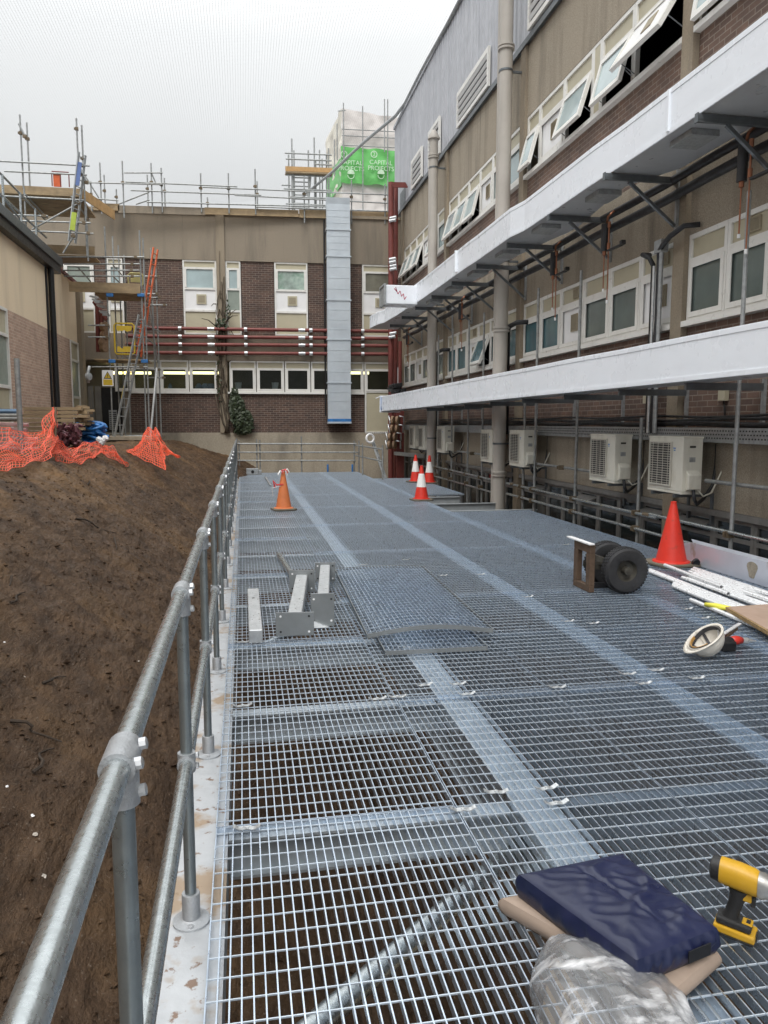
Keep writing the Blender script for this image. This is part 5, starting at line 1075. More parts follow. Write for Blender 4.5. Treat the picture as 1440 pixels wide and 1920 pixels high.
tt_ = thing('barrier_tape', 'scraps of red and white tape tied round the tip of the orange cone', 'tape', c + Vector((0, 0, .72)))
rr = random.Random(4)
for k in range(14):
    a = c + Vector((rr.uniform(-.04, .04), rr.uniform(-.04, .04), .70 + rr.uniform(0, .06))); b = a + Vector((rr.uniform(-.12, .12), rr.uniform(-.07, .07), rr.uniform(-.10, .03)))
    MB().path([a, a.lerp(b, .5) + Vector((0, 0, .04)), b], [.014, .02, .012], 4).build('tape_strip', 'tape_r' if k % 2 else 'cwhite', tt_)
a = c + Vector((-.06, -.03, .50)); MB().path([c + Vector((0, -.07, .49)), a + Vector((-.07, -.02, -.02)), a + Vector((-.13, 0, .06)), a + Vector((-.10, 0, -.08))], .016, 5).build('tape_strip', 'tape_r', tt_)
MB().path([c + Vector((-.05, -.06, .46)), c + Vector((-.22, -.05, .42)), c + Vector((-.20, -.06, .28))], .006, 4).build('tape_strip', 'cwhite', tt_)
cone(onz(1258, 1058), .74, .52, 'coner', 'plain bright red cone standing beside the aluminium tubes', rot=.12)
cone(onz(790, 938), .74, .44, 'coner', 'red cone with white sleeve, nearest of the three banded cones', None, True, .1)
cone(onz(779, 904), .76, .44, 'coner', 'banded red and white cone, left one of the far pair', None, True, .3)
cone(onz(805, 906), .76, .44, 'coner', 'banded red and white cone, right one of the far pair', None, True, .05)
# --- two wheeled trolley standing on end
G['rubber'] = mat('black_tyre', (.022, .022, .024), .75, 0, .25, 14, .25, 60); G['rim'] = mat('rusty_rim', (.06, .055, .045), .6, .3, .3, 12); G['oldwood'] = mat('old_timber', (.095, .06, .038), .85, 0, .3, 9, .4, 50)
t = thing('trolley', 'two wheeled timber trolley stood on end with fat black tyres', 'trolley', (3.4, 7, 0)); wc = Vector((3.615, 6.86, .225)); RW = .222
for k, y in enumerate((6.80, 7.18)):
    n = 64; w_ = MB(); prof = [(.105, -.055), (.16, -.072), (.20, -.068), (RW - .006, -.05), (RW, -.03), (RW, .03), (RW - .006, .05), (.20, .068), (.16, .072), (.105, .055)]
    w_.lathe(prof + [prof[0]], (wc.x, y, RW), (0, 1, 0), n, caps=False); o = w_.build('tyre', 'rubber', t, smooth='auto')
    tr = MB()
    for j in range(44):
        a = 2 * math.pi * j / 44
        for s in (-1, 0, 1): aa = a + s * .03; cc = Vector((wc.x + math.cos(aa) * (RW + .0015), y + s * .032, RW + math.sin(aa) * (RW + .0015))); tr.obox(cc, (-math.sin(aa) * .0095, 0, math.cos(aa) * .0095), (0, .012, .0), (math.cos(aa) * .004, 0, math.sin(aa) * .004))
    q = tr.build('tread', 'rubber', o); q['kind'] = 'stuff'
    MB().lathe([(.001, .035), (.035, .035), (.04, .0), (.085, .012), (.105, .05), (.112, .05), (.112, -.05), (.105, -.05), (.085, -.012), (.04, 0), (.035, -.07), (.02, -.075), (.001, -.075)], (wc.x, y, RW), (0, 1, 0), 28).build('rim', 'rim', t, smooth='auto')
MB().tube((wc.x, 6.78, RW), (wc.x, 7.2, RW), .014, 10).build('axle', 'rim', t)
fx0, fx1, fy0, fy1, fh = 3.275, 3.33, 6.845, 7.215, .47
for (a, b) in (((fx0, fy0, .0), (fx1, fy1, .065)), ((fx0, fy0, fh - .085), (fx1, fy1, fh))): MB().box(a, b).build('frame_bar', 'oldwood', t, bevel=.005)
for (a, b) in (((fx0, fy0, .066), (fx1, fy0 + .085, fh - .086)), ((fx0, fy1 - .085, .066), (fx1, fy1, fh - .086))): MB().box(a, b).build('frame_bar', 'oldwood', t, bevel=.005)
for y in (6.93, 7.10): MB().bar((fx1, y, RW + .02), (wc.x, y, RW), .03, .05).build('axle_bracket', 'rim', t)
MB().bar((fx1, 7.03, .03), (wc.x, 7.03, .03), .05, .05).build('foot_bar', 'rubber', t)
MB().box((fx0 - .02, fy0 - .02, fh + .001), (fx1 - .02, fy1 + .14, fh + .014)).build('white_strip', 'wpanel', t)
MB().bar((fx0 + .03, fy0 + .10, fh - .11), (fx1 + .1, fy0 + .04, fh - .16), .05, .05).build('hook', 'rim', t)
# --- aluminium tubes
G['alu'] = mat('mill_aluminium', (.82, .83, .84), .30, .45, .04, 3)
TB = [((4.60, 7.74), (4.516, 6.58), .063)] + [((4.40 - .043 * k, 7.70 - .08 * k), (4.30 - .043 * k, 5.3), .021) for k in range(2)] + [((4.19 + .0415 * k, 6.88 + .06 * (k % 3)), (4.13 + .0415 * k, 5.1), .021) for k in range(5)] + [((4.02, 6.30), (4.0, 5.2), .021)] + [((4.52 + .0415 * k, 7.25 + .045 * k - .1 * (k % 2)), (4.47 + .0415 * k, 5.0), .021) for k in range(11)] + [((4.60, 6.35), (4.61, 5.75), .063), ((4.76, 6.4), (4.79, 5.9), .063), ((4.42, 7.0), (4.40, 6.3), .063)]
for k, ((xa, ya), (xb, yb), z) in enumerate(TB):
    o = MB().hollow((xa, ya, z + .002), (xb, yb, z + .002), .0205, .017, 16).build('aluminium_tube', 'alu', smooth='auto', org=((xa + xb) / 2, (ya + yb) / 2, z))
    if k == 0: tag(o, 'pale aluminium tube lying on top of the pile with its dark open end showing', 'tube', 'aluminium tubes on the grating')
    elif k == 8: tag(o, 'single aluminium tube lying apart from the pile, beside the plywood corner', 'tube', 'aluminium tubes on the grating')
    elif z > .05: tag(o, 'short aluminium offcut lying on top of the tube pile', 'tube', 'aluminium offcuts on the pile')
    else: tag(o, 'long pale aluminium tube lying side by side with others on the grating', 'tube', 'aluminium tubes on the grating')
# second loose tube poking from behind the trolley to the cone
tag(MB().hollow((4.14, 8.6, .024), (4.56, 8.05, .024), .0205, .017, 14).build('aluminium_tube', 'alu', smooth='auto', org=(4.3, 8.3, .02)), 'aluminium tube lying between the trolley wheel and the red cone', 'tube')
# --- galvanised channel on edge
G['chan'] = mat('stained_galvanised_sheet', (.60, .64, .72), .42, .45, .06, 3, stains=((3.2, (.36, .30, .22), (1, 1, .6), .64, .72, .8), (30, (.2, .18, .16), (1, 1, 1), .72, .78, .8)))
t = thing('steel_channel', 'long pale galvanised channel standing on edge with a brown stain', 'channel', (5.15, 6.5, 0))
MB().box((5.13, 4.2, .004), (5.138, 8.05, .255)).build('web', 'chan', t); MB().add([(5.13, 4.2, .255), (5.20, 4.2, .275), (5.20, 8.2, .275), (5.13, 8.05, .255), (5.131, 4.2, .250), (5.201, 4.2, .27), (5.201, 8.2, .27), (5.131, 8.05, .25)], [(0, 1, 2, 3), (7, 6, 5, 4), (0, 4, 5, 1), (2, 6, 7, 3), (1, 5, 6, 2)]).build('flange', 'chan', t)
MB().add([(5.13, 8.05, .004), (5.13, 8.05, .255), (5.06, 8.33, .20), (5.05, 8.36, .10), (5.08, 8.3, .02), (5.138, 8.06, .004), (5.138, 8.06, .255), (5.068, 8.34, .20), (5.058, 8.37, .10), (5.088, 8.31, .02)], [(0, 1, 2, 3, 4), (9, 8, 7, 6, 5), (0, 5, 6, 1), (1, 6, 7, 2), (2, 7, 8, 3), (3, 8, 9, 4), (4, 9, 5, 0)]).build('bent_end', 'chan', t)
G['stain'] = mat('brown_stain', (.27, .24, .19), .6, 0, .35, 22)
m = MB(); m.prism([(6.98 + (.075 + .02 * math.sin(a * 3)) * math.cos(a), .135 + (.10 + .015 * math.cos(a * 2)) * math.sin(a)) for a in [2 * math.pi * k / 22 for k in range(22)]], lambda a, b: (5.128, a, b), lambda a, b: (5.1299, a, b)); m.build('glue_patch', 'stain', t)
m = MB()
for k in range(16): y, z = random.uniform(5, 8), random.uniform(.03, .24); m.lathe([(.001, 0), (.006, 0), (.001, .001)], (5.1295, y, z), (-1, 0, 0), 6)
MB().lathe([(.001, 0), (.045, 0), (.05, .03), (.001, .035)], (5.06, 7.85, .05), (0, 1, .3), 14).build('black_end_cap', 'black', t)
# --- plywood sheet and yellow handle
G['ply'] = mat('plywood', (.36, .26, .20), .7, 0, .1, 6, stains=((2, (.30, .20, .15), (1, .3, 1), .45, .7, .5),)); G['plyedge'] = mat('plywood_edge', (.30, .20, .09), .8, 0, .3, 30)
t = thing('plywood_board', 'brown plywood board lying across the aluminium tubes at the right', 'board', (4.3, 5.2, .06))
pl = [(4.03, 5.80), (4.95, 5.86), (5.05, 4.6), (3.78, 4.62)]
MB().prism(pl, lambda a, b: (a, b, .046), lambda a, b: (a, b, .077)).build('core', 'plyedge', t); pl2 = [(4.04, 5.785), (4.95, 5.85), (5.04, 4.62), (3.805, 4.63)]; MB().prism(pl2, lambda a, b: (a, b, .0772), lambda a, b: (a, b, .080)).build('face', 'ply', t)
t = thing('yellow_tool', 'bright yellow tool handle poking out from under the plywood corner', 'tool', (4.05, 5.85, .04)); MB().path([(3.98, 6.02, .05), (4.03, 5.93, .055), (4.12, 5.75, .05)], [.018, .024, .024], 10).build('handle', mat('lemon_plastic', (.75, .70, .08), .4, 0, .05, 5), t, smooth=True)
MB().tube((4.12, 5.75, .04), (4.2, 5.6, .04), .012, 8).build('shank', 'galv', t)
# --- hard hat lying on its side, cordless driver behind it
hc = Vector((3.19, 4.78, .112)); t = thing('hard_hat', 'scuffed white hard hat lying on its side with its harness showing', 'hard hat', (3.19, 4.78, 0))
G['hat'] = mat('scuffed_white_shell', (.66, .62, .55), .35, 0, .08, 8, stains=((6, (.42, .37, .30), (1, 1, 1), .56, .75, .6),)); G['strap'] = mat('dark_harness', (.05, .05, .055), .6, 0, .2, 10); G['tan'] = mat('tan_band', (.45, .25, .07), .6, 0, .15, 10)
ax = Vector((-.58, -.02, .81)).normalized(); hx = ax.cross(Vector((0, 0, 1))).normalized(); hy = hx.cross(ax)   # opening direction, wide axis, long axis
def H(a, b, c): return hc + hx * a + hy * b + ax * c
m = MB(); m.grid(36, 12, lambda u, v: (lambda th, ph: H(.108 * math.cos(th) * math.sin(ph), .132 * math.sin(th) * math.sin(ph), .03 - .135 * math.cos(ph)))(2 * math.pi * u, .02 + v * 1.62)); m.build('shell', 'hat', t, smooth=True, solid=.005)
m = MB()
for k in range(36):
    th0, th1 = 2 * math.pi * k / 36, 2 * math.pi * (k + 1) / 36
    def rim(th, e, d): x = .035 * max(0, math.cos((th - math.pi * 1.5) / 1.0)) ** 2; return H((.108 + e) * math.cos(th), (.132 + e + (x if e > .005 else 0)) * math.sin(th), .035 + d)
    m.add([rim(th0, -.002, 0), rim(th0, .014, .006), rim(th0, .013, -.004), rim(th1, -.002, 0), rim(th1, .014, .006), rim(th1, .013, -.004)], [(0, 1, 4, 3), (1, 2, 5, 4), (0, 3, 5, 2)])
m.build('brim', 'hat', t, smooth=True)
m = MB(); pts = [H(.094 * math.cos(a), .118 * math.sin(a), .015 + .01 * math.sin(a * 2)) for a in [2 * math.pi * k / 30 for k in range(31)]]
for a, b in zip(pts, pts[1:]): m.bar(a, b, .004, .032, ax)
m.build('headband', 'strap', t)
m = MB(); pts = [H(.088 * math.cos(a), .112 * math.sin(a), .03) for a in [R(200 + 12 * k) for k in range(13)]]
for a, b in zip(pts, pts[1:]): m.bar(a, b, .005, .022, ax)
m.build('brow_pad', 'tan', t)
for k in range(3):
    a0 = R(60 * k + 20); m = MB(); pts = [H(.095 * math.cos(a0) * math.cos(q), .118 * math.sin(a0) * math.cos(q), .01 - .09 * math.sin(q)) for q in [R(180 * j / 10) for j in range(11)]]
    for a, b in zip(pts, pts[1:]): m.bar(a, b, .02, .003, H(0, 0, -.03) - a)
    m.build('crown_strap', 'strap' if k != 1 else 'wpanel', t)
t = thing('cordless_driver', 'black and red cordless tool lying behind the hard hat', 'power tool', (3.5, 4.95, .04)); G['redp'] = mat('red_plastic', (.5, .03, .02), .4, 0, .1, 8)
MB().lathe([(.001, 0), (.034, .0), (.04, .02), (.04, .10), (.03, .12), (.001, .125)], (3.36, 4.90, .05), (1, .1, .05), 16).build('motor', 'black', t, smooth='auto'); MB().box((3.36, 4.84, .002), (3.47, 4.93, .075)).build('battery', 'black', t, bevel=.01)
MB().path([(3.47, 4.92, .055), (3.53, 4.94, .055), (3.58, 4.95, .05)], [.032, .034, .026], 12).build('collar', 'redp', t, smooth=True); MB().lathe([(.024, 0), (.024, .05), (.013, .055), (.013, .09), (.006, .1), (.006, .13), (.001, .131)], (3.59, 4.955, .045), (1, .12, -.12), 14).build('chuck', 'galvb', t, smooth='auto')
t = thing('steel_bar', 'flat pale steel bar with a hole leaning on the black and red tool', 'bar', (3.55, 5.05, .06)); MB().bar((3.46, 5.0, .085), (3.70, 5.14, .12), .028, .012).build('bar', 'alu', t, bevel=.003); MB().bar((3.5, 5.01, .065), (3.66, 5.12, .09), .02, .02).build('grip', 'oldwood', t)
# --- kneeling pads: navy cushion on a beige one
G['navy'] = mat('navy_vinyl', (.009, .013, .044), .36, 0, .12, 4, .12, 30, stains=((5, (.018, .023, .065), (1, 1, 1), .5, .75, .5),)); G['pad'] = mat('beige_pad', (.30, .23, .18), .7, 0, .1, 5, .1, 40, stains=((5, (.2, .15, .115), (1, 1, 1), .5, .75, .6),))
cA, cB, cC, cD = Vector((.876, 2.286, 0)), Vector((1.275, 2.340, 0)), Vector((1.36, 1.92, 0)), Vector((1.055, 1.835, 0))
def pad(name, cs, z0, z1, m, bulge, wr, parent_label, cat, seam=True):
    t = thing(name, parent_label, cat, (cs[0] + cs[2]) / 2); n = 48
    def S(u, v): return cs[0].lerp(cs[1], u).lerp(cs[3].lerp(cs[2], u), v)
    def top(u, v):
        p = S(u, v); e = min(u, 1 - u, v, 1 - v); r = 1 - max(0, 1 - e / .06) ** 2.5
        z = z1 - (z1 - z0) * .10 * (1 - r) + bulge * math.sin(math.pi * u) * math.sin(math.pi * v)
        if wr:
            d = abs((u - .52) - .10 * (v - .5)); z -= .0085 * math.exp(-(d / .018) ** 2) * sstep(.02, .2, v) * sstep(.98, .55, v)
            q = noise.noise(Vector((u * 4.5 + v * 2.2, v * 9 - u * 4, 2))); z += .006 * (1 - abs(q) * 2.4) * sstep(0, .2, e * 2) * (.4 + .9 * u)
            z += .010 * max(0, math.sin((u * 9 + v * 15) + 2 * noise.noise(Vector((u * 3, v * 3, 7))))) ** 3 * (1 if u > .5 else .35) * sstep(.0, .15, e)
        return Vector((p.x, p.y, z))
    m_ = MB(); m_.grid(n, n, top)
    per = [(k / n, 0) for k in range(n)] + [(1, k / n) for k in range(n)] + [(1 - k / n, 1) for k in range(n)] + [(0, 1 - k / n) for k in range(n)]
    ctr = (cs[0] + cs[2]) / 2; rows = []
    for j in range(7):
        s = j / 6; row = []
        for i, (u, v) in enumerate(per):
            p = top(u, v); out = (Vector((p.x, p.y, 0)) - Vector((ctr.x, ctr.y, 0))).normalized()
            bl = .012 * math.sin(math.pi * s) + (.016 * noise.noise(Vector((i * .25, s * 2.0, 4))) if wr else .002) * math.sin(math.pi * min(1, s * 1.2))
            row.append(Vector((p.x, p.y, lerp(p.z, z0, s))) + out * bl)
        rows.append(row)
    k0 = len(m_.v); N_ = len(per)
    for r_ in rows: m_.v += [tuple(p) for p in r_]
    for j in range(6):
        for i in range(N_): a = k0 + j * N_ + i; b = k0 + j * N_ + (i + 1) % N_; m_.f.append((a, b, b + N_, a + N_))
    m_.f.append(tuple(k0 + 6 * N_ + i for i in range(N_)))
    m_.build('cover', m, t, smooth=True); return t
bs = [Vector((.822, 2.30, 0)), Vector((1.20, 2.34, 0)), Vector((1.375, 1.93, 0)), Vector((1.14, 1.80, 0))]
pad('beige_cushion', bs, .003, .062, 'pad', .004, False, 'flat beige pad lying on the grating under the navy cushion', 'cushion')
t = pad('navy_cushion', [cA, cB, cC, cD], .063, .152, 'navy', .012, True, 'creased navy blue vinyl cushion lying on the beige pad', 'cushion')
a, b = cD.lerp(cC, .58), cD.lerp(cC, .86); o_ = (cC - cD).cross(Vector((0, 0, 1))).normalized() * .020
MB().add([a + o_ + Vector((0, 0, .085)), b + o_ + Vector((0, 0, .085)), b + o_ + Vector((0, 0, .122)), a + o_ + Vector((0, 0, .122)), a + o_ * .85 + Vector((0, 0, .085)), b + o_ * .85 + Vector((0, 0, .085)), b + o_ * .85 + Vector((0, 0, .122)), a + o_ * .85 + Vector((0, 0, .122))], [(0, 1, 2, 3), (7, 6, 5, 4), (0, 4, 5, 1), (1, 5, 6, 2), (2, 6, 7, 3), (3, 7, 4, 0)]).build('label_patch', 'black', t)
# --- crumpled clear plastic bag

bc = Vector((.945, 1.78, 0)); m = MB()
def BG(u, v):
    th = 2 * math.pi * u; ph = v * math.pi / 2; d = Vector((math.cos(th), math.sin(th), 0))
    rx = .25 if math.cos(th) > 0 else .185
    p = bc + Vector((rx * math.cos(th) * math.sin(ph) , .30 * math.sin(th) * math.sin(ph), 0))
    z = .13 * math.cos(ph) ** .8 * (1 - 1.6 * (p.x - bc.x)) + .004
    q = Vector((p.x * 6, p.y * 5, z * 5)); r1 = 1 - 2 * abs(noise.noise(q)); r2 = 1 - 2.4 * abs(noise.noise(Vector((p.x * 16 + p.y * 9, p.y * 10 - p.x * 4, z * 9))))
    p += (d * .35 + Vector((0, 0, .8 if z > .02 else 0))) * (.030 * (r1 - .5) + .007 * max(0, r2) ** 2); return Vector((p.x, p.y, max(.003, z + p.z)))
m.grid(120, 56, BG); tag(m.build('plastic_bag', 'bag', smooth=True, org=bc), 'crumpled clear plastic bag lying on the grating in front of the cushions', 'bag')
# --- yellow impact wrench standing on its battery
WP = Vector((1.528, 2.06, 0)); t = thing('impact_wrench', 'yellow and black cordless impact wrench standing upright on its battery', 'power tool', WP)
wd = Vector((.138, -.134, -.012)).normalized(); ws = wd.cross(Vector((0, 0, 1))).normalized(); wu = ws.cross(wd)
G['wy'] = mat('yellow_tool_plastic', (.50, .28, .015), .4, 0, .1, 9, stains=((9, (.30, .19, .05), (1, 1, 1), .55, .72, .6),)); G['wg'] = mat('worn_alloy_nose', (.38, .37, .35), .4, .7, .2, 18, .1, 60); G['wb'] = mat('black_grip', (.02, .02, .02), .55, 0, .2, 14, .2, 120)
def Wp(a, b, c): return WP + wd * a + ws * b + Vector((0, 0, 1)) * c
def loft(name, secs, m, n=20, p=2.6, tilt=None):
    """secs: (along, half width, z bottom, z top) superellipse sections along the tool body"""
    k = MB()
    for (a, hw, z0, z1) in secs:
        zc, hh = (z0 + z1) / 2, (z1 - z0) / 2
        for j in range(n):
            th = 2 * math.pi * j / n; c, s = math.cos(th), math.sin(th); k.v.append(tuple(Wp(a, hw * math.copysign(abs(c) ** (2 / p), c), zc + hh * math.copysign(abs(s) ** (2 / p), s))))
    for i in range(len(secs) - 1):
        for j in range(n): q = i * n + j; w2 = i * n + (j + 1) % n; k.f.append((q, w2, w2 + n, q + n))
    k.f.append(tuple(range(n - 1, -1, -1))); k.f.append(tuple((len(secs) - 1) * n + j for j in range(n))); return k.build(name, m, t, smooth='auto')
ZB = .165
loft('rear_cap', [(-.085, .022, ZB + .018, ZB + .06), (-.08, .031, ZB + .006, ZB + .074), (-.055, .034, ZB, ZB + .08)], 'wb')
loft('motor_housing', [(-.0548, .034, ZB, ZB + .08), (.0, .035, ZB - .004, ZB + .082), (.045, .034, ZB - .006, ZB + .078), (.058, .032, ZB - .004, ZB + .072)], 'wy')
loft('nose', [(.0582, .0335, ZB - .006, ZB + .074), (.075, .034, ZB - .006, ZB + .074), (.082, .031, ZB - .002, ZB + .070), (.12, .028, ZB + .004, ZB + .063), (.14, .018, ZB + .016, ZB + .052)], 'wg')
loft('nose_ring', [(.1402, .0175, ZB + .016, ZB + .052), (.15, .0175, ZB + .016, ZB + .052)], 'wb'); loft('anvil', [(.1502, .008, ZB + .026, ZB + .042), (.172, .008, ZB + .026, ZB + .042)], 'galvb', 8)
k = MB()
for j in range(6): k.obox(Wp(-.045 + .0, -.0345, ZB + .022 + j * .008), wd * .012, ws * .0015, Vector((0, 0, .0018)))
k.build('vent_slots', 'wb', t)
MB().obox(Wp(.012, -.0352, ZB + .030), wd * .024, ws * .0012, Vector((0, 0, .012))).build('side_label', 'wb', t)
for a_, z_ in ((-.048, ZB + .066), (.04, ZB + .062), (.045, ZB + .01)): MB().lathe([(.001, 0), (.0035, 0), (.0035, .0015), (.001, .0016)], Wp(a_, -.0335, z_), -ws, 8).build('screw', 'wg', t)
def hand(name, secs, m, n=16):
    k = MB()
    for (a, z, ha, hb) in secs:
        for j in range(n): th = 2 * math.pi * j / n; k.v.append(tuple(Wp(a + ha * math.cos(th), hb * math.sin(th), z)))
    for i in range(len(secs) - 1):
        for j in range(n): q = i * n + j; w2 = i * n + (j + 1) % n; k.f.append((q, w2, w2 + n, q + n))
    k.f.append(tuple(range(n))); k.f.append(tuple((len(secs) - 1) * n + j for j in range(n - 1, -1, -1))); return k.build(name, m, t, smooth='auto')
hand('grip', [(-.02, .058, .026, .019), (-.014, .075, .022, .017), (-.005, .11, .022, .017), (.002, .14, .026, .018), (.004, .163, .034, .022)], 'wb')
k = MB(); k.obox(Wp(-.022, -.012, .10), wd * .004, ws * .006, Vector((0, 0, .022))); k.build('yellow_inlay', 'wy', t)
MB().obox(Wp(.028, 0, .146), wd * .014, ws * .014, Vector((0, 0, .014))).build('trigger_guard', 'wy', t, bevel=.004); MB().obox(Wp(.046, 0, .135), wd * .007, ws * .009, Vector((0, 0, .016))).build('trigger', 'wb', t, bevel=.003)
MB().obox(Wp(-.005, 0, .048), wd * .052, ws * .030, Vector((0, 0, .012))).build('foot', 'wb', t, bevel=.006); MB().obox(Wp(-.002, 0, .0225), wd * .062, ws * .036, Vector((0, 0, .0125))).build('battery', 'wy', t, bevel=.006); MB().obox(Wp(-.002, 0, .0055), wd * .058, ws * .033, Vector((0, 0, .0043))).build('battery_base', 'wb', t, bevel=.002)
MB().obox(Wp(.033, 0, .0595), wd * .016, ws * .018, Vector((0, 0, .003)) + wd * -.0).build('gauge_panel', 'wy', t, bevel=.003); MB().obox(Wp(.036, 0, .0632), wd * .006, ws * .010, Vector((0, 0, .0008))).build('gauge_window', 'wb', t); MB().obox(Wp(.0615, 0, .022), wd * .003, ws * .016, Vector((0, 0, .011))).build('battery_latch', 'wb', t, bevel=.002)
for a in (-.04, -.005, .03): MB().obox(Wp(a, -.0362, .017), wd * .013, ws * .0012, Vector((0, 0, .005))).build('battery_recess', 'wb', t)
# --- stub posts with base plates, loose bar, tube
G['plates'] = mat('dull_steel_plate', (.22, .235, .24), .5, .35, .12, 6, .05, 40)
def stubpost(lab, c0, s0, c1, s1, w_):
    """front plate centre (x, y), (width, height); back plate the same"""
    t = thing('stub_post', lab, 'steel post', ((c0[0] + c1[0]) / 2, (c0[1] + c1[1]) / 2, 0))
    d = (Vector((*c1, 0)) - Vector((*c0, 0))).normalized(); sx = d.cross(Vector((0, 0, 1)))
    for (c, s) in ((c0, s0), (c1, s1)):
        p = Vector((*c, .004 + s[1] / 2)); MB().obox(p, sx * s[0] / 2, d * .006, Vector((0, 0, s[1] / 2))).build('base_plate', 'plates', t, bevel=.002)
        for a in (-1, 1):
            for b in (-1, 1): q = p + sx * a * s[0] * .37 + Vector((0, 0, b * s[1] * .33)); MB().lathe([(.001, -.0068), (.009, -.0068), (.009, .0068), (.001, .0068)], q, d, 10).build('bolt_hole', 'black' if (a + b) else 'wpanel', t)
    zc = .004 + min(s0[1], s1[1]) / 2 + .03; a, b = Vector((*c0, zc)) + d * .0065, Vector((*c1, zc)) - d * .0065; MB().bar(a, b, w_, w_).build('tube', 'galvb', t, bevel=.008)
stubpost('galvanised stub post with wide rectangular end plate, left one of the pair', (.365, 5.83), (.295, .185), (.535, 7.36), (.25, .22), .11)
stubpost('galvanised stub post with tall end plate, right one of the pair beside the loose panel', (.605, 6.07), (.19, .27), (.81, 7.82), (.21, .20), .10)
m = MB(); m.box((.012, 5.67, .003), (.115, 7.15, .105)); o = m.build('steel_box_bar', 'galvb', None, bevel=.006, org=(.06, 6.4, 0)); tag(o, 'short galvanised box section bar lying on the grating near the handrail', 'bar')
k = MB(); k.lathe([(.001, 0), (.014, 0), (.014, .0012), (.001, .0013)], (.06, 6.75, .1045), n=10); q = k.build('bolt_hole', 'black', o)
tag(MB().hollow((.40, 9.35, .036), (.50, 7.75, .036), .034, .029, 18).build('galvanised_tube', 'galv', smooth='auto', org=(.45, 8.5, .036)), 'short fat galvanised tube lying behind the stub posts', 'tube')
m = MB(); m.prism([(0, 0), (.12, .0), (0, .05)], lambda a, b: (.53 + a, 6.02 + b * .3, .004 + b), lambda a, b: (.53 + a, 6.06 + b * .3, .004 + b)); tag(m.build('steel_wedge', 'galvb', org=(.56, 6.03, 0)), 'small bright steel wedge lying between the two stub posts', 'wedge')
# --- loose grating panels
lp = thing('loose_grating', 'loose sheet of grating lying on the platform, slightly bowed, uppermost of two', 'grating', (.87, 5.45, .045))
def loose(t, W, L, bow, m_ox=0, oy=0, z=.036):
    m = MB(); n = round(W / PB); s = W / n; o_ = Vector(t.location) if ORG[t.name] != (0, 0, 0) else Vector(); f = lambda x, y: bow * math.sin(math.pi * min(1, max(0, x / W))) * (.35 + .65 * max(0, 1 - y / L))
    for i in range(n + 1):
        x = i * s
        for k in range(8): y0, y1 = L * k / 8, L * (k + 1) / 8; a, b = o_ + Vector((x, y0, f(x, y0) + .0)), o_ + Vector((x, y1, f(x, y1))); m.bar(a, b, .006, .03)
    c = round(L / PC)
    for j in range(c):
        y = (j + .5) * L / c
        for k in range(10): x0, x1 = W * k / 10, W * (k + 1) / 10; m.bar(o_ + Vector((x0, y, f(x0, y) + .012)), o_ + Vector((x1, y, f(x1, y) + .012)), .006, .006)
    m.build('bars', 'grate', t); m = MB()
    for y in (0, L):
        for k in range(12): x0, x1 = W * k / 12, W * (k + 1) / 12; m.bar(o_ + Vector((x0, y, f(x0, y))), o_ + Vector((x1, y, f(x1, y))), .005, .032)
    for x in (0, W): m.bar(o_ + Vector((x, 0, 0)), o_ + Vector((x, L, 0)), .006, .032)
    m.build('edge_band', 'plates', t)
loose(lp, .96, 2.60, .05); lp.location.z = .078; lp.rotation_euler = (0, 0, R(-1.5))
lp2 = thing('loose_grating', 'loose sheet of grating lying flat under the bowed sheet', 'grating', (.96, 5.2, .045))
loose(lp2, .75, 2.5, .0); lp2.location.z = .020; lp2.rotation_euler = (0, 0, R(-1.0))
# --- far end bits
p = onz(475, 890); t = thing('steel_box', 'galvanised junction box lying at the far left corner of the grating', 'box', p)
MB().box((p.x - .22, p.y - .12, .003), (p.x + .16, p.y + .12, .2)).build('body', 'galvd', t, bevel=.008); MB().box((p.x + .165, p.y - .1, .003), (p.x + .26, p.y + .1, .15)).build('side_box', 'galvd', t, bevel=.008)
m = MB(); m.lathe([(.001, 0), (.05, 0), (.05, .004), (.001, .005)], (p.x - .02, p.y - .1205, .1), (0, -1, 0), 14); m.build('knockout', 'black', t)
p, q = onz(498, 897), onz(508, 913); tag(MB().tube((p.x, p.y, .03), (q.x, q.y, .03), .028, 10).build('offcut_tube', 'galvd', smooth='auto', org=p), 'short grey tube offcut lying left of the orange cone', 'tube')
# ================================================================== ORANGE NETTING AND MATERIAL STACKS ON THE LEFT
G['net_o'] = mat('orange_barrier_mesh', (.78, .095, .035), .5, 0, .12, 9)
def netting(name, lab, fn, nu, nv, wdt=.018, slack=0):
    m = MB()
    for i in range(nu + 1):
        for j in range(nv):
            a, b = fn(i / nu, j / nv), fn(i / nu, (j + 1) / nv); m.bar(a, b, wdt, .004, Vector((.3, -1, .4)))
    for j in range(nv + 1):
        for i in range(nu):
            a, b = fn(i / nu, j / nv), fn((i + 1) / nu, j / nv); m.bar(a, b, wdt * 1.25, .004, Vector((.3, -1, .4)))
    o = m.build(name, 'net_o', org=fn(.5, 0)); return tag(o, lab, 'barrier netting')
def curve(pts, u):
    n = len(pts) - 1; x = min(n - 1e-6, max(0, u * n)); i = int(x); f = x - i; return Vector(pts[i]).lerp(Vector(pts[i + 1]), f)
YN1 = [9.0, 10.2, 11.8, 13.5, 15.5, 17.3]
def edge(pix, Ys): return [ony(px, py, Y) for (px, py), Y in zip(pix, Ys)]
topA = edge(((-60, 788), (10, 800), (45, 812), (84, 806), (95, 764), (104, 766)), (11.5, 12, 12.5, 13, 13.2, 13.5)); botA = edge(((-60, 892), (0, 883), (40, 874), (80, 862), (100, 852), (112, 848)), (9.2, 9.6, 10.4, 11.6, 12.4, 13))
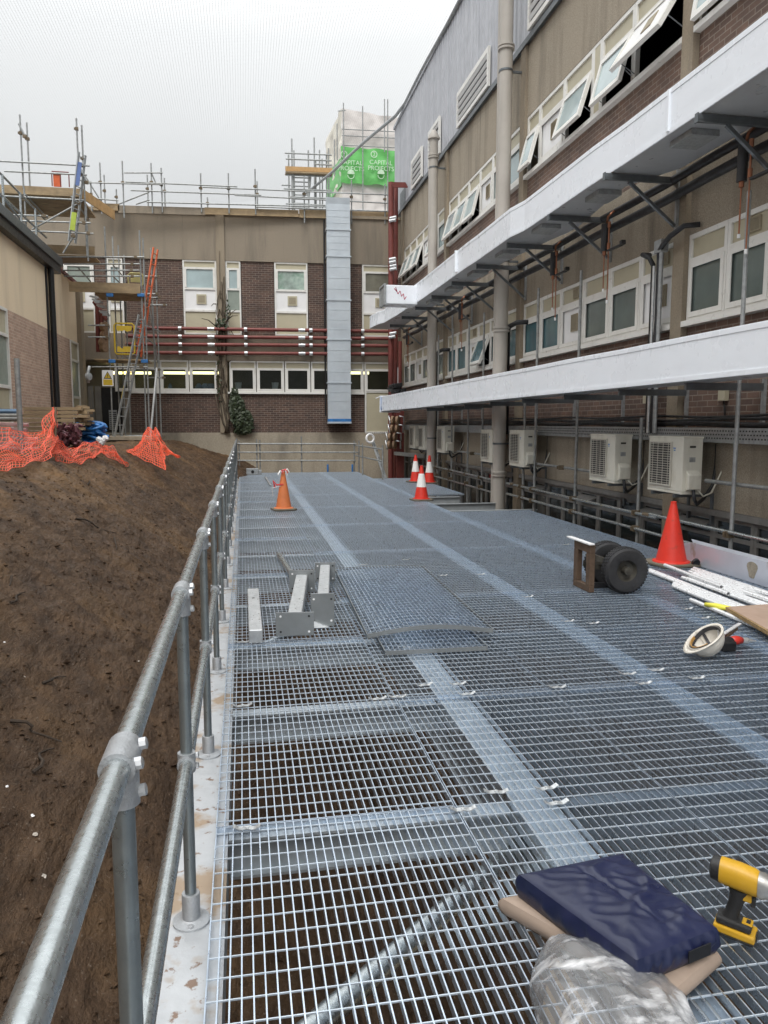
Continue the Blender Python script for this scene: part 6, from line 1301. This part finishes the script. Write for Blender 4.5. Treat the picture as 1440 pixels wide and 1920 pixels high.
def NA(u, v): p = curve(botA, u).lerp(curve(topA, u), v); k = math.sin(math.pi * v) * .25; return p + Vector((.10 * noise.noise(Vector((u * 8, v * 5, 1))), -.2 * k + .06 * noise.noise(Vector((u * 6, v * 6, 3))), -.25 * k * (1 - .5 * u) + .05 * noise.noise(Vector((u * 9, v * 4, 5)))))
netting('barrier_netting', 'orange mesh netting sagging in front of the timber stack at the left', NA, 48, 15, .006)
topB = edge(((98, 768), (106, 822), (130, 842), (165, 830), (190, 834), (212, 838), (236, 872)), (13.2, 13.6, 14.5, 15.5, 16.5, 17, 17)); botB = edge(((98, 850), (106, 862), (140, 870), (170, 858), (188, 850), (215, 862), (240, 874)), (12.6, 12.8, 13.2, 14.2, 15.2, 15.6, 16.6))
def NB(u, v): p = curve(botB, u).lerp(curve(topB, u), v); return p + Vector((.05 * noise.noise(Vector((u * 12, v * 6, 2))), .18 * noise.noise(Vector((u * 9, v * 7, 8))), .07 * noise.noise(Vector((u * 14, v * 5, 4))) + .05 * math.sin(v * 6.28) * math.sin(u * 9)))
netting('barrier_netting', 'orange mesh netting crumpled low over the crest of the soil bank', NB, 60, 14, .006)
topC = edge(((262, 838), (268, 822), (277, 799), (285, 806), (294, 803), (303, 825), (318, 846), (334, 855)), (20, 21, 22, 22, 22, 21.5, 21, 20.5)); botC = edge(((238, 844), (250, 852), (270, 862), (296, 874), (312, 882), (300, 852), (322, 852), (336, 858)), (18.5, 18, 17.5, 17, 16.5, 19, 20, 20.3))
def NC(u, v): p = curve(botC, u).lerp(curve(topC, u), v); return p + Vector((.07 * noise.noise(Vector((u * 10, v * 6, 12))), .12 * noise.noise(Vector((u * 9, v * 7, 18))), .07 * noise.noise(Vector((u * 12, v * 5, 14)))))
netting('barrier_netting', 'orange mesh netting heaped round the leaning tube at the bank top', NC, 40, 18, .009)
MBp = MB().tube(ony(103, 868, 12.9), ony(104, 764, 13.2), .022, 8); tag(MBp.build('netting_stake', 'coupler', smooth='auto', org=ony(103, 868, 12.9)), 'thin rusty stake holding up the orange netting by the timber stack', 'stake')
p = ony(38, 850, 13.5); q = ony(31, 672, 13.5); p.x = q.x; tag(MB().tube(p, q, .045, 10).build('scaffold_post', 'tubescaf', smooth='auto', org=p), 'upright grey scaffold post left of the timber stack', 'post')
# timber stack: sleepers of boards lying across
rr = random.Random(11); YT = 17.0
for row, y in enumerate((762, 769, 776, 784, 792, 800, 808, 816, 824, 832)):
    wide = row < 6
    a, b = ony(44 if wide else 60 + rr.uniform(-14, 8), y, YT), ony((150 if wide else 112) + rr.uniform(-6, 8), y, YT); hh = .074
    for d in range(2):
        m = MB(); m.box((a.x + rr.uniform(-.1, .06), YT + d * .24 + rr.uniform(-.04, .02), a.z - hh), (b.x + rr.uniform(-.08, .12), YT + .22 + d * .24, a.z - .012)); o = m.build('timber_board', 'board', org=a.lerp(b, .5))
        tag(o, 'pale scaffold board lying in the stack beside the annexe wall' if wide else 'short timber lying low behind the orange netting', 'board', 'boards in the timber stack' if wide else 'timbers behind the netting')
m = MB()
for k in range(26): p = ony(rr.uniform(150, 167), rr.uniform(762, 800), YT + .5 + rr.uniform(0, .6)); m.obox(p, (.10, .05, 0), (-.03, .12, 0), (0, 0, .025))
tag(m.build('offcut_heap', 'board', org=ony(158, 790, YT)), 'heap of short broken board ends at the right end of the timber stack', 'offcuts')
for k, (y, mm) in enumerate(((772, 'blue'), (779, 'galvd'), (785, 'galvd'))):
    a, b = ony(-40, y, 14.2), ony(35, y, 14.2); tag(MB().tube(a, b, .05, 10).build('long_tube', 'tubescaf' if k else mat('blue_grey_tube', (.10, .17, .26), .4, .3, .1, 5), smooth='auto', org=b), ['blue grey tube lying on top of the tubes at the far left', 'upper grey tube lying at the far left behind the netting', 'lower grey tube lying at the far left behind the netting'][k], 'tube')
G['pink'] = mat('faded_barrier_plank', (.48, .30, .29), .55, 0, .2, 7, stains=((4, (.42, .09, .09), (.6, 1, 4), .5, .62, .8),)); G['purp'] = mat('maroon_fittings', (.11, .035, .045), .6, .2, .6, 12)
for k, y in enumerate((797, 806, 815, 824, 833, 842)):
    a, b = ony(-30, y - 3, 15.2), ony(66 + rr.uniform(-16, 8), y, 15.2); m = MB(); m.bar(a, b, .12, .07); tag(m.build('barrier_plank', 'pink', bevel=.012, org=b), 'faded red and white barrier plank stacked behind the orange netting', 'plank', 'barrier planks behind the netting')
m = MB()
for k in range(150):
    p = ony(rr.uniform(108, 152), rr.uniform(797, 838), 16.2 + rr.uniform(0, .5)); v = Vector((rr.uniform(-1, 1), rr.uniform(-1, 1), rr.uniform(-1, 1))).normalized(); m.bar(p - v * .06, p + v * .06, .05, .04)
tag(m.build('fittings_heap', 'purp', org=ony(130, 830, 16.2)), 'heap of maroon scaffold fittings between the timber stack and blue straps', 'fittings')
m = MB()
for k in range(34):
    p = ony(rr.uniform(156, 190), rr.uniform(793, 826), 17.6 + rr.uniform(0, .5)); pts = [p + Vector((.17 * math.cos(a) * rr.uniform(.7, 1.1), .1 * math.sin(a), .06 * math.sin(a + k))) for a in [6.28 * j / 9 for j in range(10)]]; m.path(pts, .035, 5)
tag(m.build('strap_heap', 'blue', smooth=True, org=ony(172, 828, 17.6)), 'tangled heap of blue straps beside the timber stack', 'straps')
for k, (px, y) in enumerate(((186, 824), (193, 826), (190, 830), (197, 822))):
    p = ony(px, y, 17.3); m = MB(); m.lathe([(.001, -.06), (.05, -.05), (.07, 0), (.05, .05), (.001, .06)], p, (rr.uniform(-1, 1), rr.uniform(-1, 1), .6), 9); tag(m.build('crumpled_scrap', 'wpanel', org=p), 'white crumpled scrap lying at the foot of the blue straps', 'scrap', 'white scraps by the blue straps')
p = ony(167, 706, 22); t = thing('cable_reel', 'grey cable hanging at the annexe corner beside the warning sign', 'cable', p); MB().path([ony(168, 686, 22), ony(165, 698, 22), ony(166, 718, 22)], .04, 8).build('cable', 'galvd', t, smooth=True); MB().lathe([(.001, -.05), (.10, -.04), (.10, .04), (.001, .05)], ony(166, 706, 21.9), (1, -.6, 0), 12).build('box', 'galvd', t)
